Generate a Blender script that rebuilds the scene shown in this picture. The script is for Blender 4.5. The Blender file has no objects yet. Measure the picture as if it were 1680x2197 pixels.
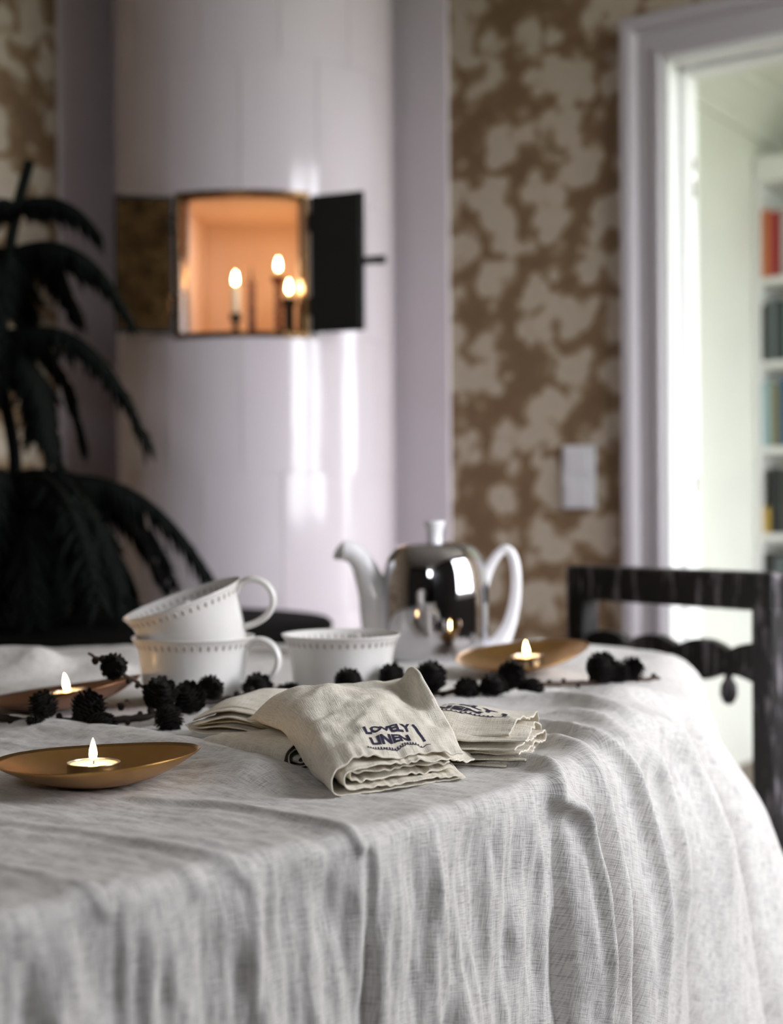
import bpy, bmesh, math, random
import numpy as np
from mathutils import Vector, Matrix

random.seed(4)
rng = np.random.default_rng(7)
SC = bpy.context.scene
COL = SC.collection

# ------------------------------------------------------------------ camera
F, PX, PY = 3051.0, 840.0, 1098.5          # focal length and centre in pixels of the 1680x2197 frame
CAMZ, TZ = 0.945, 0.750                    # eye height, height of the table top
ROLL = math.radians(0.35)
cam_data = bpy.data.cameras.new('camera')
cam_data.sensor_fit = 'VERTICAL'
cam_data.sensor_height = 36.0
cam_data.lens = F / 2197.0 * 36.0
cam_data.clip_start = 0.02
cam_data.dof.use_dof = True
cam_data.dof.focus_distance = 1.07
cam_data.dof.aperture_fstop = 4.3
cam = bpy.data.objects.new('camera', cam_data)
COL.objects.link(cam)
cr, sr = math.cos(ROLL), math.sin(ROLL)
cam.matrix_world = Matrix(((cr, sr, 0, 0), (0, 0, -1, 0), (-sr, cr, 0, CAMZ), (0, 0, 0, 1)))
SC.camera = cam

# ------------------------------------------------------------------ view and sky
SC.view_settings.view_transform = 'Standard'
SC.view_settings.look = 'None'
SC.view_settings.gamma = 1.0
SC.view_settings.use_curve_mapping = False
SC.view_settings.exposure = 0.22
SC.cycles.use_denoising = True
SC.cycles.max_bounces = 6
SC.cycles.diffuse_bounces = 4
SC.cycles.glossy_bounces = 3
SC.cycles.transparent_max_bounces = 4
SC.cycles.use_adaptive_sampling = True
SC.cycles.adaptive_threshold = 0.12
SC.cycles.use_light_tree = False
SC.cycles.sample_clamp_indirect = 6.0

world = bpy.data.worlds.new('sky')
SC.world = world
world.use_nodes = True
wn = world.node_tree
wn.nodes.clear()
w_out = wn.nodes.new('ShaderNodeOutputWorld')
w_bg = wn.nodes.new('ShaderNodeBackground')
w_tc = wn.nodes.new('ShaderNodeTexCoord')
w_sep = wn.nodes.new('ShaderNodeSeparateXYZ')
w_ramp = wn.nodes.new('ShaderNodeValToRGB')     # overcast sky above, dull garden below the horizon
w_ramp.color_ramp.elements[0].position = 0.46
w_ramp.color_ramp.elements[0].color = (0.16, 0.18, 0.14, 1)
w_ramp.color_ramp.elements[1].position = 0.53
w_ramp.color_ramp.elements[1].color = (0.92, 0.94, 1.0, 1)
w_map = wn.nodes.new('ShaderNodeMapRange')
w_map.inputs['From Min'].default_value = -1
w_map.inputs['From Max'].default_value = 1
wn.links.new(w_tc.outputs['Generated'], w_sep.inputs[0])
wn.links.new(w_sep.outputs['Z'], w_map.inputs['Value'])
wn.links.new(w_map.outputs[0], w_ramp.inputs[0])
wn.links.new(w_ramp.outputs[0], w_bg.inputs[0])
w_bg.inputs[1].default_value = 12.2
wn.links.new(w_bg.outputs[0], w_out.inputs[0])

# room axes: u runs along the wall with the doorway, v into that wall
TH = math.radians(35.0)
CU, SU = math.cos(TH), math.sin(TH)
ROT = -TH
V0, U0, U1, V1 = 3.018, -2.631, 0.75, -1.9      # door wall, stove side wall, window wall, wall behind the camera
H0 = 2.65
def uv2w(u, v, z=0.0):
    return Vector((u * CU + v * SU, -u * SU + v * CU, z))

WIN = [(1.28, 2.88, 0.86, 2.40)]                # windows in the window wall: v0, v1, z0, z1
NWIN = [(3.3, 5.3, 0.35, 2.4)]                   # window of the next room
NU1 = 1.45
FILL_WIN = (0.08, 0.70, 1.88, 2.55)                # unseen window added for fill light, high behind the camera: u0, u1, z0, z1
def portal(u, v0, v1, z0, z1, south=False):
    d = bpy.data.lights.new('window_portal', 'AREA')
    d.shape = 'RECTANGLE'
    d.size, d.size_y = (v1 - v0), (z1 - z0)
    d.cycles.is_portal = True
    o = bpy.data.objects.new('window_portal', d)
    COL.objects.link(o)
    zax = Vector((CU, -SU, 0)) if not south else Vector((-SU, -CU, 0))      # light points along -z, into the room
    xax = Vector((SU, CU, 0)) if not south else Vector((CU, -SU, 0))
    yax = zax.cross(xax)
    m = Matrix.Identity(4)
    for i in range(3):
        m[i][0], m[i][1], m[i][2] = xax[i], yax[i], zax[i]
    p = uv2w((v0 + v1) / 2, u, (z0 + z1) / 2) if south else uv2w(u, (v0 + v1) / 2, (z0 + z1) / 2)
    m[0][3], m[1][3], m[2][3] = p
    o.matrix_world = m
for w in WIN:
    portal(U1 + 0.14, *w)
for w in NWIN:
    portal(NU1 + 0.14, *w)
portal(V1 - 0.14, *FILL_WIN, south=True)

# ------------------------------------------------------------------ helpers
def ray(px, py):
    x, y = (px - PX) / F, (PY - py) / F
    return (x * cr + y * sr, -x * sr + y * cr)
def at(px, py, d):
    a, b = ray(px, py)
    return Vector((a * d, d, CAMZ + b * d))
def onz(px, py, z=TZ):
    a, b = ray(px, py)
    d = (z - CAMZ) / b
    return Vector((a * d, d, z))
def pix(p):
    a, b = p[0] / p[1], (p[2] - CAMZ) / p[1]
    return PX + F * (a * cr - b * sr), PY - F * (a * sr + b * cr)

def M(name, color, rough=0.5, metal=0.0, spec=0.5, **kw):
    m = bpy.data.materials.new(name)
    m.use_nodes = True
    b = m.node_tree.nodes['Principled BSDF']
    b.inputs['Base Color'].default_value = (*color, 1)
    b.inputs['Roughness'].default_value = rough
    b.inputs['Metallic'].default_value = metal
    b.inputs['Specular IOR Level'].default_value = spec
    for k, v in kw.items():
        b.inputs[k].default_value = v
    return m
def nd(m, typ, **kw):
    n = m.node_tree.nodes.new(typ)
    for k, v in kw.items():
        setattr(n, k, v)
    return n
def lk(m, a, b):
    m.node_tree.links.new(a, b)
def bsdf(m):
    return m.node_tree.nodes['Principled BSDF']
def coords(m, out='Object', scale=(1, 1, 1)):
    tc = nd(m, 'ShaderNodeTexCoord')
    mp = nd(m, 'ShaderNodeMapping')
    mp.inputs['Scale'].default_value = scale
    lk(m, tc.outputs[out], mp.inputs[0])
    return mp.outputs[0]
def noise(m, vec, scale, detail=3, rough=0.5, dist=0.0):
    n = nd(m, 'ShaderNodeTexNoise')
    n.inputs['Scale'].default_value = scale
    n.inputs['Detail'].default_value = detail
    n.inputs['Roughness'].default_value = rough
    n.inputs['Distortion'].default_value = dist
    lk(m, vec, n.inputs['Vector'])
    return n
def ramp(m, val, stops):
    r = nd(m, 'ShaderNodeValToRGB')
    e = r.color_ramp.elements
    while len(e) < len(stops):
        e.new(0.5)
    for i, (p, c) in enumerate(stops):
        e[i].position = p
        e[i].color = (*c, 1)
    lk(m, val, r.inputs[0])
    return r.outputs[0]
def bump(m, val, strength, dist=0.001, prev=None):
    b = nd(m, 'ShaderNodeBump')
    b.inputs['Strength'].default_value = strength
    b.inputs['Distance'].default_value = dist
    lk(m, val, b.inputs['Height'])
    if prev is not None:
        lk(m, prev, b.inputs['Normal'])
    return b.outputs[0]
def math_node(m, op, a, b=None):
    n = nd(m, 'ShaderNodeMath', operation=op)
    for i, x in enumerate((a, b)):
        if x is None:
            continue
        if isinstance(x, (int, float)):
            n.inputs[i].default_value = x
        else:
            lk(m, x, n.inputs[i])
    return n.outputs[0]

def mkmesh(name, verts, faces, smooth=True, uv=None):
    me = bpy.data.meshes.new(name)
    me.from_pydata([tuple(v) for v in verts], [], [tuple(f) for f in faces])
    if smooth:
        me.polygons.foreach_set('use_smooth', [True] * len(me.polygons))
    me.update()
    return me
def link(name, me, mat=None, parent=None, loc=None, rot=None):
    o = bpy.data.objects.new(name, me)
    COL.objects.link(o)
    if mat is not None and me is not None and len(me.materials) == 0:
        me.materials.append(mat)
    if parent is not None:
        o.parent = parent
    if loc is not None:
        o.location = loc
    if rot is not None:
        o.rotation_euler = rot
    return o
def tag(o, label=None, cat=None, group=None, kind=None):
    if label: o['label'] = label
    if cat: o['category'] = cat
    if group: o['group'] = group
    if kind: o['kind'] = kind
    return o
def thing(name, label, cat, loc=(0, 0, 0), rz=0.0, group=None):
    o = bpy.data.objects.new(name, None)
    o.empty_display_size = 0.02
    COL.objects.link(o)
    o.location = loc
    o.rotation_euler = (0, 0, rz)
    return tag(o, label, cat, group)
def rel(parent, pts):                      # world points into the frame of a thing that is not rotated
    l = Vector(parent.location)
    return [Vector(p) - l for p in pts]

def grid_faces(nu, nv, cu=False, cv=False):
    fs = []
    for i in range(nu if cu else nu - 1):
        i2 = (i + 1) % nu
        for j in range(nv if cv else nv - 1):
            j2 = (j + 1) % nv
            fs.append((i * nv + j, i2 * nv + j, i2 * nv + j2, i * nv + j2))
    return fs
def lathe(profile, n=48, squash=1.0):
    """profile [(r, z)] from one end to the other; ends on the axis close to a point"""
    vs, fs = [], []
    rings = []
    for r, z in profile:
        if r < 1e-6:
            rings.append([len(vs)]); vs.append((0, 0, z))
        else:
            k = len(vs)
            vs += [(r * math.cos(2 * math.pi * i / n), r * squash * math.sin(2 * math.pi * i / n), z) for i in range(n)]
            rings.append(list(range(k, k + n)))
    for a, b in zip(rings[:-1], rings[1:]):
        for i in range(n):
            j = (i + 1) % n
            if len(a) == 1 and len(b) == 1:
                continue
            if len(a) == 1:
                fs.append((a[0], b[j], b[i]))
            elif len(b) == 1:
                fs.append((a[i], a[j], b[0]))
            else:
                fs.append((a[i], a[j], b[j], b[i]))
    return vs, fs
def catmull(pts, n, closed=False):
    P = [np.array(p, float) for p in pts]
    m = len(P)
    out = []
    segs = m if closed else m - 1
    for s in range(segs):
        if closed:
            p0, p1, p2, p3 = P[(s - 1) % m], P[s], P[(s + 1) % m], P[(s + 2) % m]
        else:
            p1, p2 = P[s], P[s + 1]
            p0 = P[s - 1] if s else 2 * p1 - p2
            p3 = P[s + 2] if s + 2 < m else 2 * p2 - p1
        for k in range(n):
            t = k / n
            out.append(0.5 * (2 * p1 + (p2 - p0) * t + (2 * p0 - 5 * p1 + 4 * p2 - p3) * t * t + (3 * p1 - p0 - 3 * p2 + p3) * t ** 3))
    if not closed:
        out.append(P[-1])
    return out
def tube(path, radii, n=10, flat=1.0, cap=True, up=(0, 0, 1)):
    P = [Vector(p) for p in path]
    m = len(P)
    vs, fs = [], []
    side = None
    for i, p in enumerate(P):
        t = (P[min(i + 1, m - 1)] - P[max(i - 1, 0)]).normalized()
        if side is None:
            a = Vector(up)
            if abs(t.dot(a)) > 0.95:
                a = Vector((1, 0, 0))
            side = t.cross(a).normalized()
        else:
            side = (side - t * side.dot(t)).normalized()
        b = t.cross(side)
        r = radii[i] if hasattr(radii, '__len__') else radii
        for k in range(n):
            an = 2 * math.pi * k / n
            vs.append(p + side * (r * flat * math.cos(an)) + b * (r * math.sin(an)))
    fs = grid_faces(m, n, False, True)
    if cap:
        fs.append(tuple(range(n - 1, -1, -1)))
        fs.append(tuple(range((m - 1) * n, m * n)))
    return vs, fs
def box(x0, x1, y0, y1, z0, z1):
    vs = [(x, y, z) for x in (x0, x1) for y in (y0, y1) for z in (z0, z1)]
    fs = [(0, 1, 3, 2), (4, 6, 7, 5), (0, 4, 5, 1), (2, 3, 7, 6), (0, 2, 6, 4), (1, 5, 7, 3)]
    return vs, fs
def join(*parts):
    V, Fc = [], []
    for vs, fs in parts:
        k = len(V)
        V += list(vs)
        Fc += [tuple(i + k for i in f) for f in fs]
    return V, Fc
def bevel_box(x0, x1, y0, y1, z0, z1, w=0.003, seg=2):
    bm = bmesh.new()
    vs, fs = box(x0, x1, y0, y1, z0, z1)
    bv = [bm.verts.new(v) for v in vs]
    for f in fs:
        bm.faces.new([bv[i] for i in f])
    bmesh.ops.recalc_face_normals(bm, faces=bm.faces)
    bmesh.ops.bevel(bm, geom=list(bm.edges), offset=w, segments=seg, affect='EDGES', profile=0.5)
    me = bpy.data.meshes.new('box')
    bm.to_mesh(me)
    bm.free()
    return me
def struct(name, vf, mat, smooth=False, rot=ROT):
    o = link(name, mkmesh(name, vf[0], vf[1], smooth), mat)
    o.rotation_euler = (0, 0, rot)
    o['kind'] = 'structure'
    return o

# gradient noise for shaping cloth
_perm = rng.permutation(512)
_perm = np.concatenate([_perm, _perm, _perm])
_ga = rng.random(512) * 2 * np.pi
def pn(x, y, seed=0):
    x = np.asarray(x, float) + seed * 17.31
    y = np.asarray(y, float) + seed * 5.77
    xi, yi = np.floor(x).astype(int), np.floor(y).astype(int)
    xf, yf = x - xi, y - yi
    u, v = xf * xf * xf * (xf * (xf * 6 - 15) + 10), yf * yf * yf * (yf * (yf * 6 - 15) + 10)
    def g(i, j, dx, dy):
        h = _ga[_perm[(_perm[(xi + i) & 511] + ((yi + j) & 511))] & 511]
        return np.cos(h) * dx + np.sin(h) * dy
    a = g(0, 0, xf, yf) * (1 - u) + g(1, 0, xf - 1, yf) * u
    b = g(0, 1, xf, yf - 1) * (1 - u) + g(1, 1, xf - 1, yf - 1) * u
    return (a * (1 - v) + b * v) * 1.5
def sstep(a, b, x):
    t = np.clip((np.asarray(x, float) - a) / (b - a), 0, 1)
    return t * t * (3 - 2 * t)

# ------------------------------------------------------------------ materials
def wallpaper_mat():
    m = M('wallpaper', (0.3, 0.24, 0.17), 0.7, spec=0.25)
    tc = nd(m, 'ShaderNodeTexCoord')
    sep = nd(m, 'ShaderNodeSeparateXYZ')
    lk(m, tc.outputs['Object'], sep.inputs[0])
    flat = nd(m, 'ShaderNodeCombineXYZ')                     # distance along the walls and height
    lk(m, math_node(m, 'SUBTRACT', sep.outputs['X'], sep.outputs['Y']), flat.inputs[0])
    lk(m, sep.outputs['Z'], flat.inputs[1])
    wob = noise(m, flat.outputs[0], 9.0, 2)
    mixv = nd(m, 'ShaderNodeMix', data_type='VECTOR')
    mixv.inputs['Factor'].default_value = 0.05
    lk(m, flat.outputs[0], mixv.inputs[4])
    lk(m, wob.outputs['Color'], mixv.inputs[5])
    vor = nd(m, 'ShaderNodeTexVoronoi', feature='F1')        # flower heads
    vor.inputs['Scale'].default_value = 8.5
    vor.inputs['Randomness'].default_value = 0.6
    lk(m, mixv.outputs[1], vor.inputs['Vector'])
    pet = nd(m, 'ShaderNodeTexVoronoi', feature='SMOOTH_F1')  # petals and leaves
    pet.inputs['Scale'].default_value = 19.0
    pet.inputs['Smoothness'].default_value = 0.25
    lk(m, mixv.outputs[1], pet.inputs['Vector'])
    fine = noise(m, mixv.outputs[1], 26.0, 2, 0.5, 0.6)
    a = math_node(m, 'MULTIPLY', vor.outputs['Distance'], 0.95)
    b = math_node(m, 'MULTIPLY', pet.outputs['Distance'], 0.55)
    c = math_node(m, 'MULTIPLY', math_node(m, 'SUBTRACT', fine.outputs['Fac'], 0.5), 0.55)
    s = math_node(m, 'ADD', math_node(m, 'ADD', a, b), c)
    col = ramp(m, s, [(0.0, (0.34, 0.26, 0.17)), (0.15, (0.46, 0.385, 0.29)), (0.56, (0.50, 0.425, 0.33)),
                      (0.65, (0.44, 0.36, 0.26)), (0.75, (0.235, 0.155, 0.085)), (1.0, (0.19, 0.12, 0.065))])
    lk(m, col, bsdf(m).inputs['Base Color'])
    return m
MAT = {}
MAT['wallpaper'] = wallpaper_mat()
def plaster(name, c, rough=0.6):
    m = M(name, c, rough)
    v = coords(m)
    n = noise(m, v, 14, 4)
    lk(m, bump(m, n.outputs['Fac'], 0.15, 0.01), bsdf(m).inputs['Normal'])
    r = ramp(m, noise(m, v, 3, 3).outputs['Fac'], [(0.3, tuple(x * 0.95 for x in c)), (0.7, c)])
    lk(m, r, bsdf(m).inputs['Base Color'])
    return m
MAT['plaster'] = plaster('white_plaster', (0.78, 0.715, 0.748))
MAT['far_wall'] = plaster('pale_green_plaster', (0.80, 0.81, 0.74))
MAT['ceiling'] = plaster('ceiling_paint', (0.82, 0.79, 0.81))
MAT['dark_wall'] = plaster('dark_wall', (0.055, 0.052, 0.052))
MAT['paint'] = M('casing_paint', (0.50, 0.465, 0.482), 0.4)
MAT['jamb'] = M('jamb_paint', (0.82, 0.82, 0.80), 0.35)
def wood_floor():
    m = M('floor_boards', (0.2, 0.13, 0.08), 0.45)
    v = coords(m, 'Object', (1.5, 22, 1))
    n = noise(m, v, 2.0, 5, 0.6)
    lk(m, ramp(m, n.outputs['Fac'], [(0.3, (0.10, 0.065, 0.04)), (0.7, (0.20, 0.135, 0.085))]), bsdf(m).inputs['Base Color'])
    return m
MAT['floor'] = wood_floor()
MAT['tile'] = M('glazed_tile', (0.70, 0.63, 0.663), 0.09, spec=0.5)
_v = coords(MAT['tile'], 'Object', (1, 1, 0.6))
_b = bump(MAT['tile'], noise(MAT['tile'], _v, 7.0, 2).outputs['Fac'], 0.10, 0.02)
lk(MAT['tile'], _b, bsdf(MAT['tile']).inputs['Normal'])
MAT['grout'] = M('grout', (0.64, 0.60, 0.61), 0.5)
MAT['iron'] = M('black_iron', (0.012, 0.012, 0.011), 0.5, spec=0.3)
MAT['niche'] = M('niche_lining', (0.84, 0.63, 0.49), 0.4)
def brass_mat(name, c, rough, amount=0.25):
    m = M(name, c, rough, 1.0)
    v = coords(m)
    n = noise(m, v, 55, 5, 0.6)
    n2 = noise(m, v, 18, 3, 0.6)
    lk(m, ramp(m, n2.outputs['Fac'], [(0.3, tuple(x * (1 - amount) for x in c)), (0.7, c)]), bsdf(m).inputs['Base Color'])
    r = nd(m, 'ShaderNodeMapRange')
    r.inputs['To Min'].default_value = rough - 0.07
    r.inputs['To Max'].default_value = rough + 0.09
    lk(m, n.outputs['Fac'], r.inputs['Value'])
    lk(m, r.outputs[0], bsdf(m).inputs['Roughness'])
    lk(m, bump(m, n.outputs['Fac'], 0.08, 0.002), bsdf(m).inputs['Normal'])
    return m
MAT['brass'] = brass_mat('brushed_brass', (0.58, 0.335, 0.115), 0.34)
MAT['copper'] = brass_mat('dark_copper', (0.42, 0.22, 0.13), 0.36)
MAT['old_brass'] = brass_mat('tarnished_brass', (0.20, 0.115, 0.045), 0.27, 0.7)
MAT['alu'] = M('tealight_tin', (0.62, 0.60, 0.58), 0.25, 1.0)
MAT['wax'] = M('wax', (0.90, 0.80, 0.60), 0.4)
MAT['wick'] = M('wick', (0.01, 0.008, 0.006), 0.8)
MAT['porcelain'] = M('white_porcelain', (0.87, 0.86, 0.88), 0.12, **{'Coat Weight': 0.3, 'Coat Roughness': 0.05})
MAT['stoneware'] = M('glazed_stoneware', (0.76, 0.74, 0.71), 0.14, **{'Coat Weight': 0.3, 'Coat Roughness': 0.06})
MAT['bead'] = M('pooled_glaze', (0.50, 0.43, 0.40), 0.25)
MAT['chrome'] = M('polished_steel', (0.63, 0.62, 0.65), 0.045, 1.0)
MAT['cone'] = M('dry_cone', (0.009, 0.007, 0.006), 0.8, spec=0.2)
MAT['twig'] = M('twig_bark', (0.085, 0.055, 0.042), 0.8, spec=0.2)
MAT['dark_twig'] = M('dark_bark', (0.022, 0.016, 0.013), 0.8, spec=0.2)
MAT['leaf'] = M('needles', (0.003, 0.0045, 0.0035), 0.7, spec=0.1)
MAT['pot'] = M('dark_glazed_pot', (0.012, 0.012, 0.013), 0.4)
MAT['black_wood'] = M('black_wood', (0.006, 0.0055, 0.005), 0.85, spec=0.05)
MAT['switch'] = M('switch_plastic', (0.72, 0.71, 0.72), 0.3)
MAT['ink'] = M('stamp_ink', (0.045, 0.040, 0.070), 0.85, spec=0.1)
def flame_mat(name, strength):
    m = bpy.data.materials.new(name)
    m.use_nodes = True
    m.node_tree.nodes.clear()
    o = nd(m, 'ShaderNodeOutputMaterial')
    e = nd(m, 'ShaderNodeEmission')
    tc = nd(m, 'ShaderNodeTexCoord')
    s = nd(m, 'ShaderNodeSeparateXYZ')
    lk(m, tc.outputs['Generated'], s.inputs[0])
    c = ramp(m, s.outputs['Z'], [(0.0, (1.0, 0.42, 0.10)), (0.25, (1.0, 0.66, 0.30)), (0.7, (1.0, 0.70, 0.34)), (1.0, (1.0, 0.45, 0.12))])
    lk(m, c, e.inputs[0])
    e.inputs[1].default_value = strength
    lk(m, e.outputs[0], o.inputs[0])
    return m
MAT['flame'] = flame_mat('candle_flame', 80.0)
def old_paint():
    m = M('worn_black_paint', (0.02, 0.02, 0.02), 0.45)
    v = coords(m, 'Object', (6, 6, 1.2))
    n = noise(m, v, 9, 6, 0.65)
    c = ramp(m, n.outputs['Fac'], [(0.52, (0.012, 0.011, 0.011)), (0.60, (0.16, 0.14, 0.155)), (0.70, (0.26, 0.23, 0.25)), (0.80, (0.25, 0.10, 0.06))])
    lk(m, c, bsdf(m).inputs['Base Color'])
    return m
MAT['chair'] = old_paint()
def linen(name, c, c2, crinkle=1.0, thread=1250.0, depth=1.0, sheer=0.0):
    """woven linen: threads in both directions, slubs and fine creases; uv is in metres on the cloth"""
    m = M(name, c, 0.85, spec=0.15, **{'Sheen Weight': 0.15, 'Sheen Roughness': 0.5})
    uv = nd(m, 'ShaderNodeUVMap')
    def mp(scale):
        n = nd(m, 'ShaderNodeMapping')
        n.inputs['Scale'].default_value = scale
        lk(m, uv.outputs[0], n.inputs[0])
        return n.outputs[0]
    warp = noise(m, mp((thread, thread * 0.06, 1)), 1.0, 1, 0.6)
    weft = noise(m, mp((thread * 0.06, thread, 1)), 1.0, 1, 0.6)
    slub = noise(m, mp((900, 14, 1)), 1.0, 2, 0.5)
    blot = noise(m, mp((70, 9, 1)), 1.0, 2, 0.6)
    blot2 = noise(m, mp((60, 60, 1)), 1.0, 3, 0.65)
    weave = math_node(m, 'ADD', warp.outputs['Fac'], weft.outputs['Fac'])
    f = math_node(m, 'ADD', math_node(m, 'MULTIPLY', weave, 0.42), math_node(m, 'MULTIPLY', slub.outputs['Fac'], 0.10))
    f = math_node(m, 'ADD', f, math_node(m, 'MULTIPLY', blot2.outputs['Fac'], 0.20))
    f = math_node(m, 'ADD', f, math_node(m, 'MULTIPLY', blot.outputs['Fac'], 0.14))
    col = ramp(m, f, [(0.50, c2), (0.68, c)])
    lk(m, col, bsdf(m).inputs['Base Color'])
    n1 = bump(m, blot.outputs['Fac'], 0.35 * crinkle, 0.004)
    n2 = bump(m, blot2.outputs['Fac'], 0.35 * crinkle, 0.003, n1)
    n3 = bump(m, weave, 0.55 * depth, 0.0007, n2)
    lk(m, n3, bsdf(m).inputs['Normal'])
    return m
MAT['linen'] = linen('tablecloth_linen', (0.79, 0.765, 0.73), (0.46, 0.435, 0.425))
MAT['napkin'] = linen('napkin_linen', (0.88, 0.82, 0.705), (0.66, 0.605, 0.50), 0.8, 1400.0, 1.0)

# ------------------------------------------------------------------ room shell
DU0, DU1, DZ = -1.344, -0.44, 1.976           # clear door opening
WT = 0.13
NV1 = 5.55                                    # far wall of the next room
NU0 = -1.97
struct('floor', box(U0 - 0.2, NU1 + 0.2, V1 - 0.2, NV1 + 0.2, -0.1, 0.0), MAT['floor'])
struct('ceiling', box(U0 - 0.2, U1 + 0.2, V1 - 0.2, V0 + 0.06, H0, H0 + 0.1), MAT['ceiling'])
struct('wall_north', join(box(U0 - WT, DU0 - 0.001, V0, V0 + WT, 0, H0), box(DU1 + 0.001, NU1 + WT, V0, V0 + WT, 0, H0),
                          box(DU0 - 0.001, DU1 + 0.001, V0, V0 + WT, DZ + 0.001, H0)), MAT['wallpaper'])
struct('wall_west', box(U0 - WT, U0, V1 - WT, V0, 0, H0), MAT['wallpaper'])
struct('wall_south', join(box(U0, FILL_WIN[0], V1 - WT, V1, 0, H0), box(FILL_WIN[1], U1 + WT, V1 - WT, V1, 0, H0), box(FILL_WIN[0], FILL_WIN[1], V1 - WT, V1, 0, FILL_WIN[2]), box(FILL_WIN[0], FILL_WIN[1], V1 - WT, V1, FILL_WIN[3], H0)), MAT['dark_wall'])
_sf = [box(FILL_WIN[0], FILL_WIN[0] + .05, V1 - .10, V1 - .04, FILL_WIN[2], FILL_WIN[3]), box(FILL_WIN[1] - .05, FILL_WIN[1], V1 - .10, V1 - .04, FILL_WIN[2], FILL_WIN[3]), box(FILL_WIN[0] + .05, FILL_WIN[1] - .05, V1 - .10, V1 - .04, FILL_WIN[2], FILL_WIN[2] + .05),
       box(FILL_WIN[0] + .05, FILL_WIN[1] - .05, V1 - .10, V1 - .04, FILL_WIN[3] - .05, FILL_WIN[3])]
struct('window_fill', join(*_sf), MAT['jamb'])  # frame of the added window that lets in fill light
def window_wall(name, u, va, vb, wins, mat, h):
    parts = []
    v = va
    for (a, b, z0, z1) in wins:
        parts += [box(u, u + WT, v, a, 0, h), box(u, u + WT, a, b, 0, z0), box(u, u + WT, a, b, z1, h)]
        v = b
    parts.append(box(u, u + WT, v, vb, 0, h))
    return struct(name, join(*parts), mat)
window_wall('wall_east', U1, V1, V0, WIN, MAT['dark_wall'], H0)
window_wall('wall_east_next_room', NU1, V0 + WT, NV1, NWIN, MAT['far_wall'], 2.5)
struct('wall_west_next_room', box(NU0 - WT, NU0, V0 + WT, NV1, 0, 2.5), MAT['far_wall'])
struct('wall_north_next_room', box(NU0 - WT, NU1 + WT, NV1, NV1 + WT, 0, 2.5), MAT['far_wall'])
struct('ceiling_next_room', box(NU0 - WT, NU1 + WT, V0 + WT, NV1 + WT, 2.5, 2.6), MAT['far_wall'])
struct('wall_south_next_room', join(box(NU0, DU0, V0 + WT, V0 + WT + 0.004, 0, 2.5), box(DU1, NU1, V0 + WT, V0 + WT + 0.004, 0, 2.5),
                                    box(DU0, DU1, V0 + WT, V0 + WT + 0.004, DZ, 2.5)), MAT['far_wall'])
def extr(profile, p0, p1, ax):
    """profile of (a, b) swept; ax maps (a, b, s) to (u, v, z)"""
    n = len(profile)
    vs = [ax(a, b, p0) for a, b in profile] + [ax(a, b, p1) for a, b in profile]
    fs = [(i, (i + 1) % n, n + (i + 1) % n, n + i) for i in range(n)]
    fs += [tuple(range(n)), tuple(range(2 * n - 1, n - 1, -1))]
    return vs, fs
corn = [(0, 0), (0.12, 0), (0.12, -0.015), (0.085, -0.03), (0.05, -0.06), (0.02, -0.10), (0.015, -0.14), (0, -0.14)]
struct('trim_1', extr(corn, V0 + WT, NV1, lambda a, b, s: (NU0 + a, s, 2.5 + b)), MAT['far_wall'])
struct('trim_2', extr(corn, NU0, NU1, lambda a, b, s: (s, NV1 - a, 2.5 + b)), MAT['far_wall'])
# white plaster behind the corner stove
struct('trim_3', box(U0, -1.929, V0 - 0.012, V0, 0, H0), MAT['plaster'])
struct('trim_4', box(U0, U0 + 0.012, 2.355, V0 - 0.012, 0, H0), MAT['plaster'])
# door casing: moulded architrave, jamb lining and stop
CW = 0.10
def casing_leg(sgn, u_in):
    prof = [(0, 0), (0, 0.020), (0.006, 0.026), (0.018, 0.026), (0.024, 0.018), (0.060, 0.018), (0.066, 0.030), (0.074, 0.036), (0.094, 0.036), (CW, 0.030), (CW, 0)]
    return extr(prof, 0.0, DZ + CW, lambda a, b, s: (u_in + sgn * a, V0 - b, s if s < 0.5 else DZ + a))
def casing_head():
    prof = [(0, 0), (0, 0.020), (0.006, 0.026), (0.018, 0.026), (0.024, 0.018), (0.060, 0.018), (0.066, 0.030), (0.074, 0.036), (0.094, 0.036), (CW, 0.030), (CW, 0)]
    return extr(prof, 0, 1, lambda a, b, s: ((DU0 - a) if s < 0.5 else (DU1 + a), V0 - b, DZ + a))
tr = struct('door_1', join(casing_leg(-1, DU0), casing_leg(1, DU1), casing_head()), MAT['paint'])
jm = link('jamb_lining', mkmesh('jamb', *join(box(DU0 - 0.0005, DU0 + 0.014, V0 - 0.018, V0 + WT + 0.02, 0, DZ), box(DU1 - 0.014, DU1 + 0.0005, V0 - 0.018, V0 + WT + 0.02, 0, DZ),
          box(DU0, DU1, V0 - 0.018, V0 + WT + 0.02, DZ - 0.014, DZ + 0.0005)), smooth=False), MAT['jamb'], tr)
st = link('door_stop', mkmesh('stop', *join(box(DU0 + 0.014, DU0 + 0.028, V0 + 0.045, V0 + 0.085, 0, DZ - 0.014), box(DU1 - 0.028, DU1 - 0.014, V0 + 0.045, V0 + 0.085, 0, DZ - 0.014),
          box(DU0 + 0.014, DU1 - 0.014, V0 + 0.045, V0 + 0.085, DZ - 0.028, DZ - 0.014)), smooth=False), MAT['jamb'], tr)
for hz in (0.98, 1.72):
    hv, hf = tube([(DU0 + 0.017, V0 + 0.115, hz - 0.045), (DU0 + 0.017, V0 + 0.115, hz + 0.045)], 0.007, 8)
    link('hinge', mkmesh('hinge', hv, hf), MAT['alu'], tr)
bprof = [(0, 0), (0.016, 0), (0.016, 0.10), (0.010, 0.12), (0, 0.125)]
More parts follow.
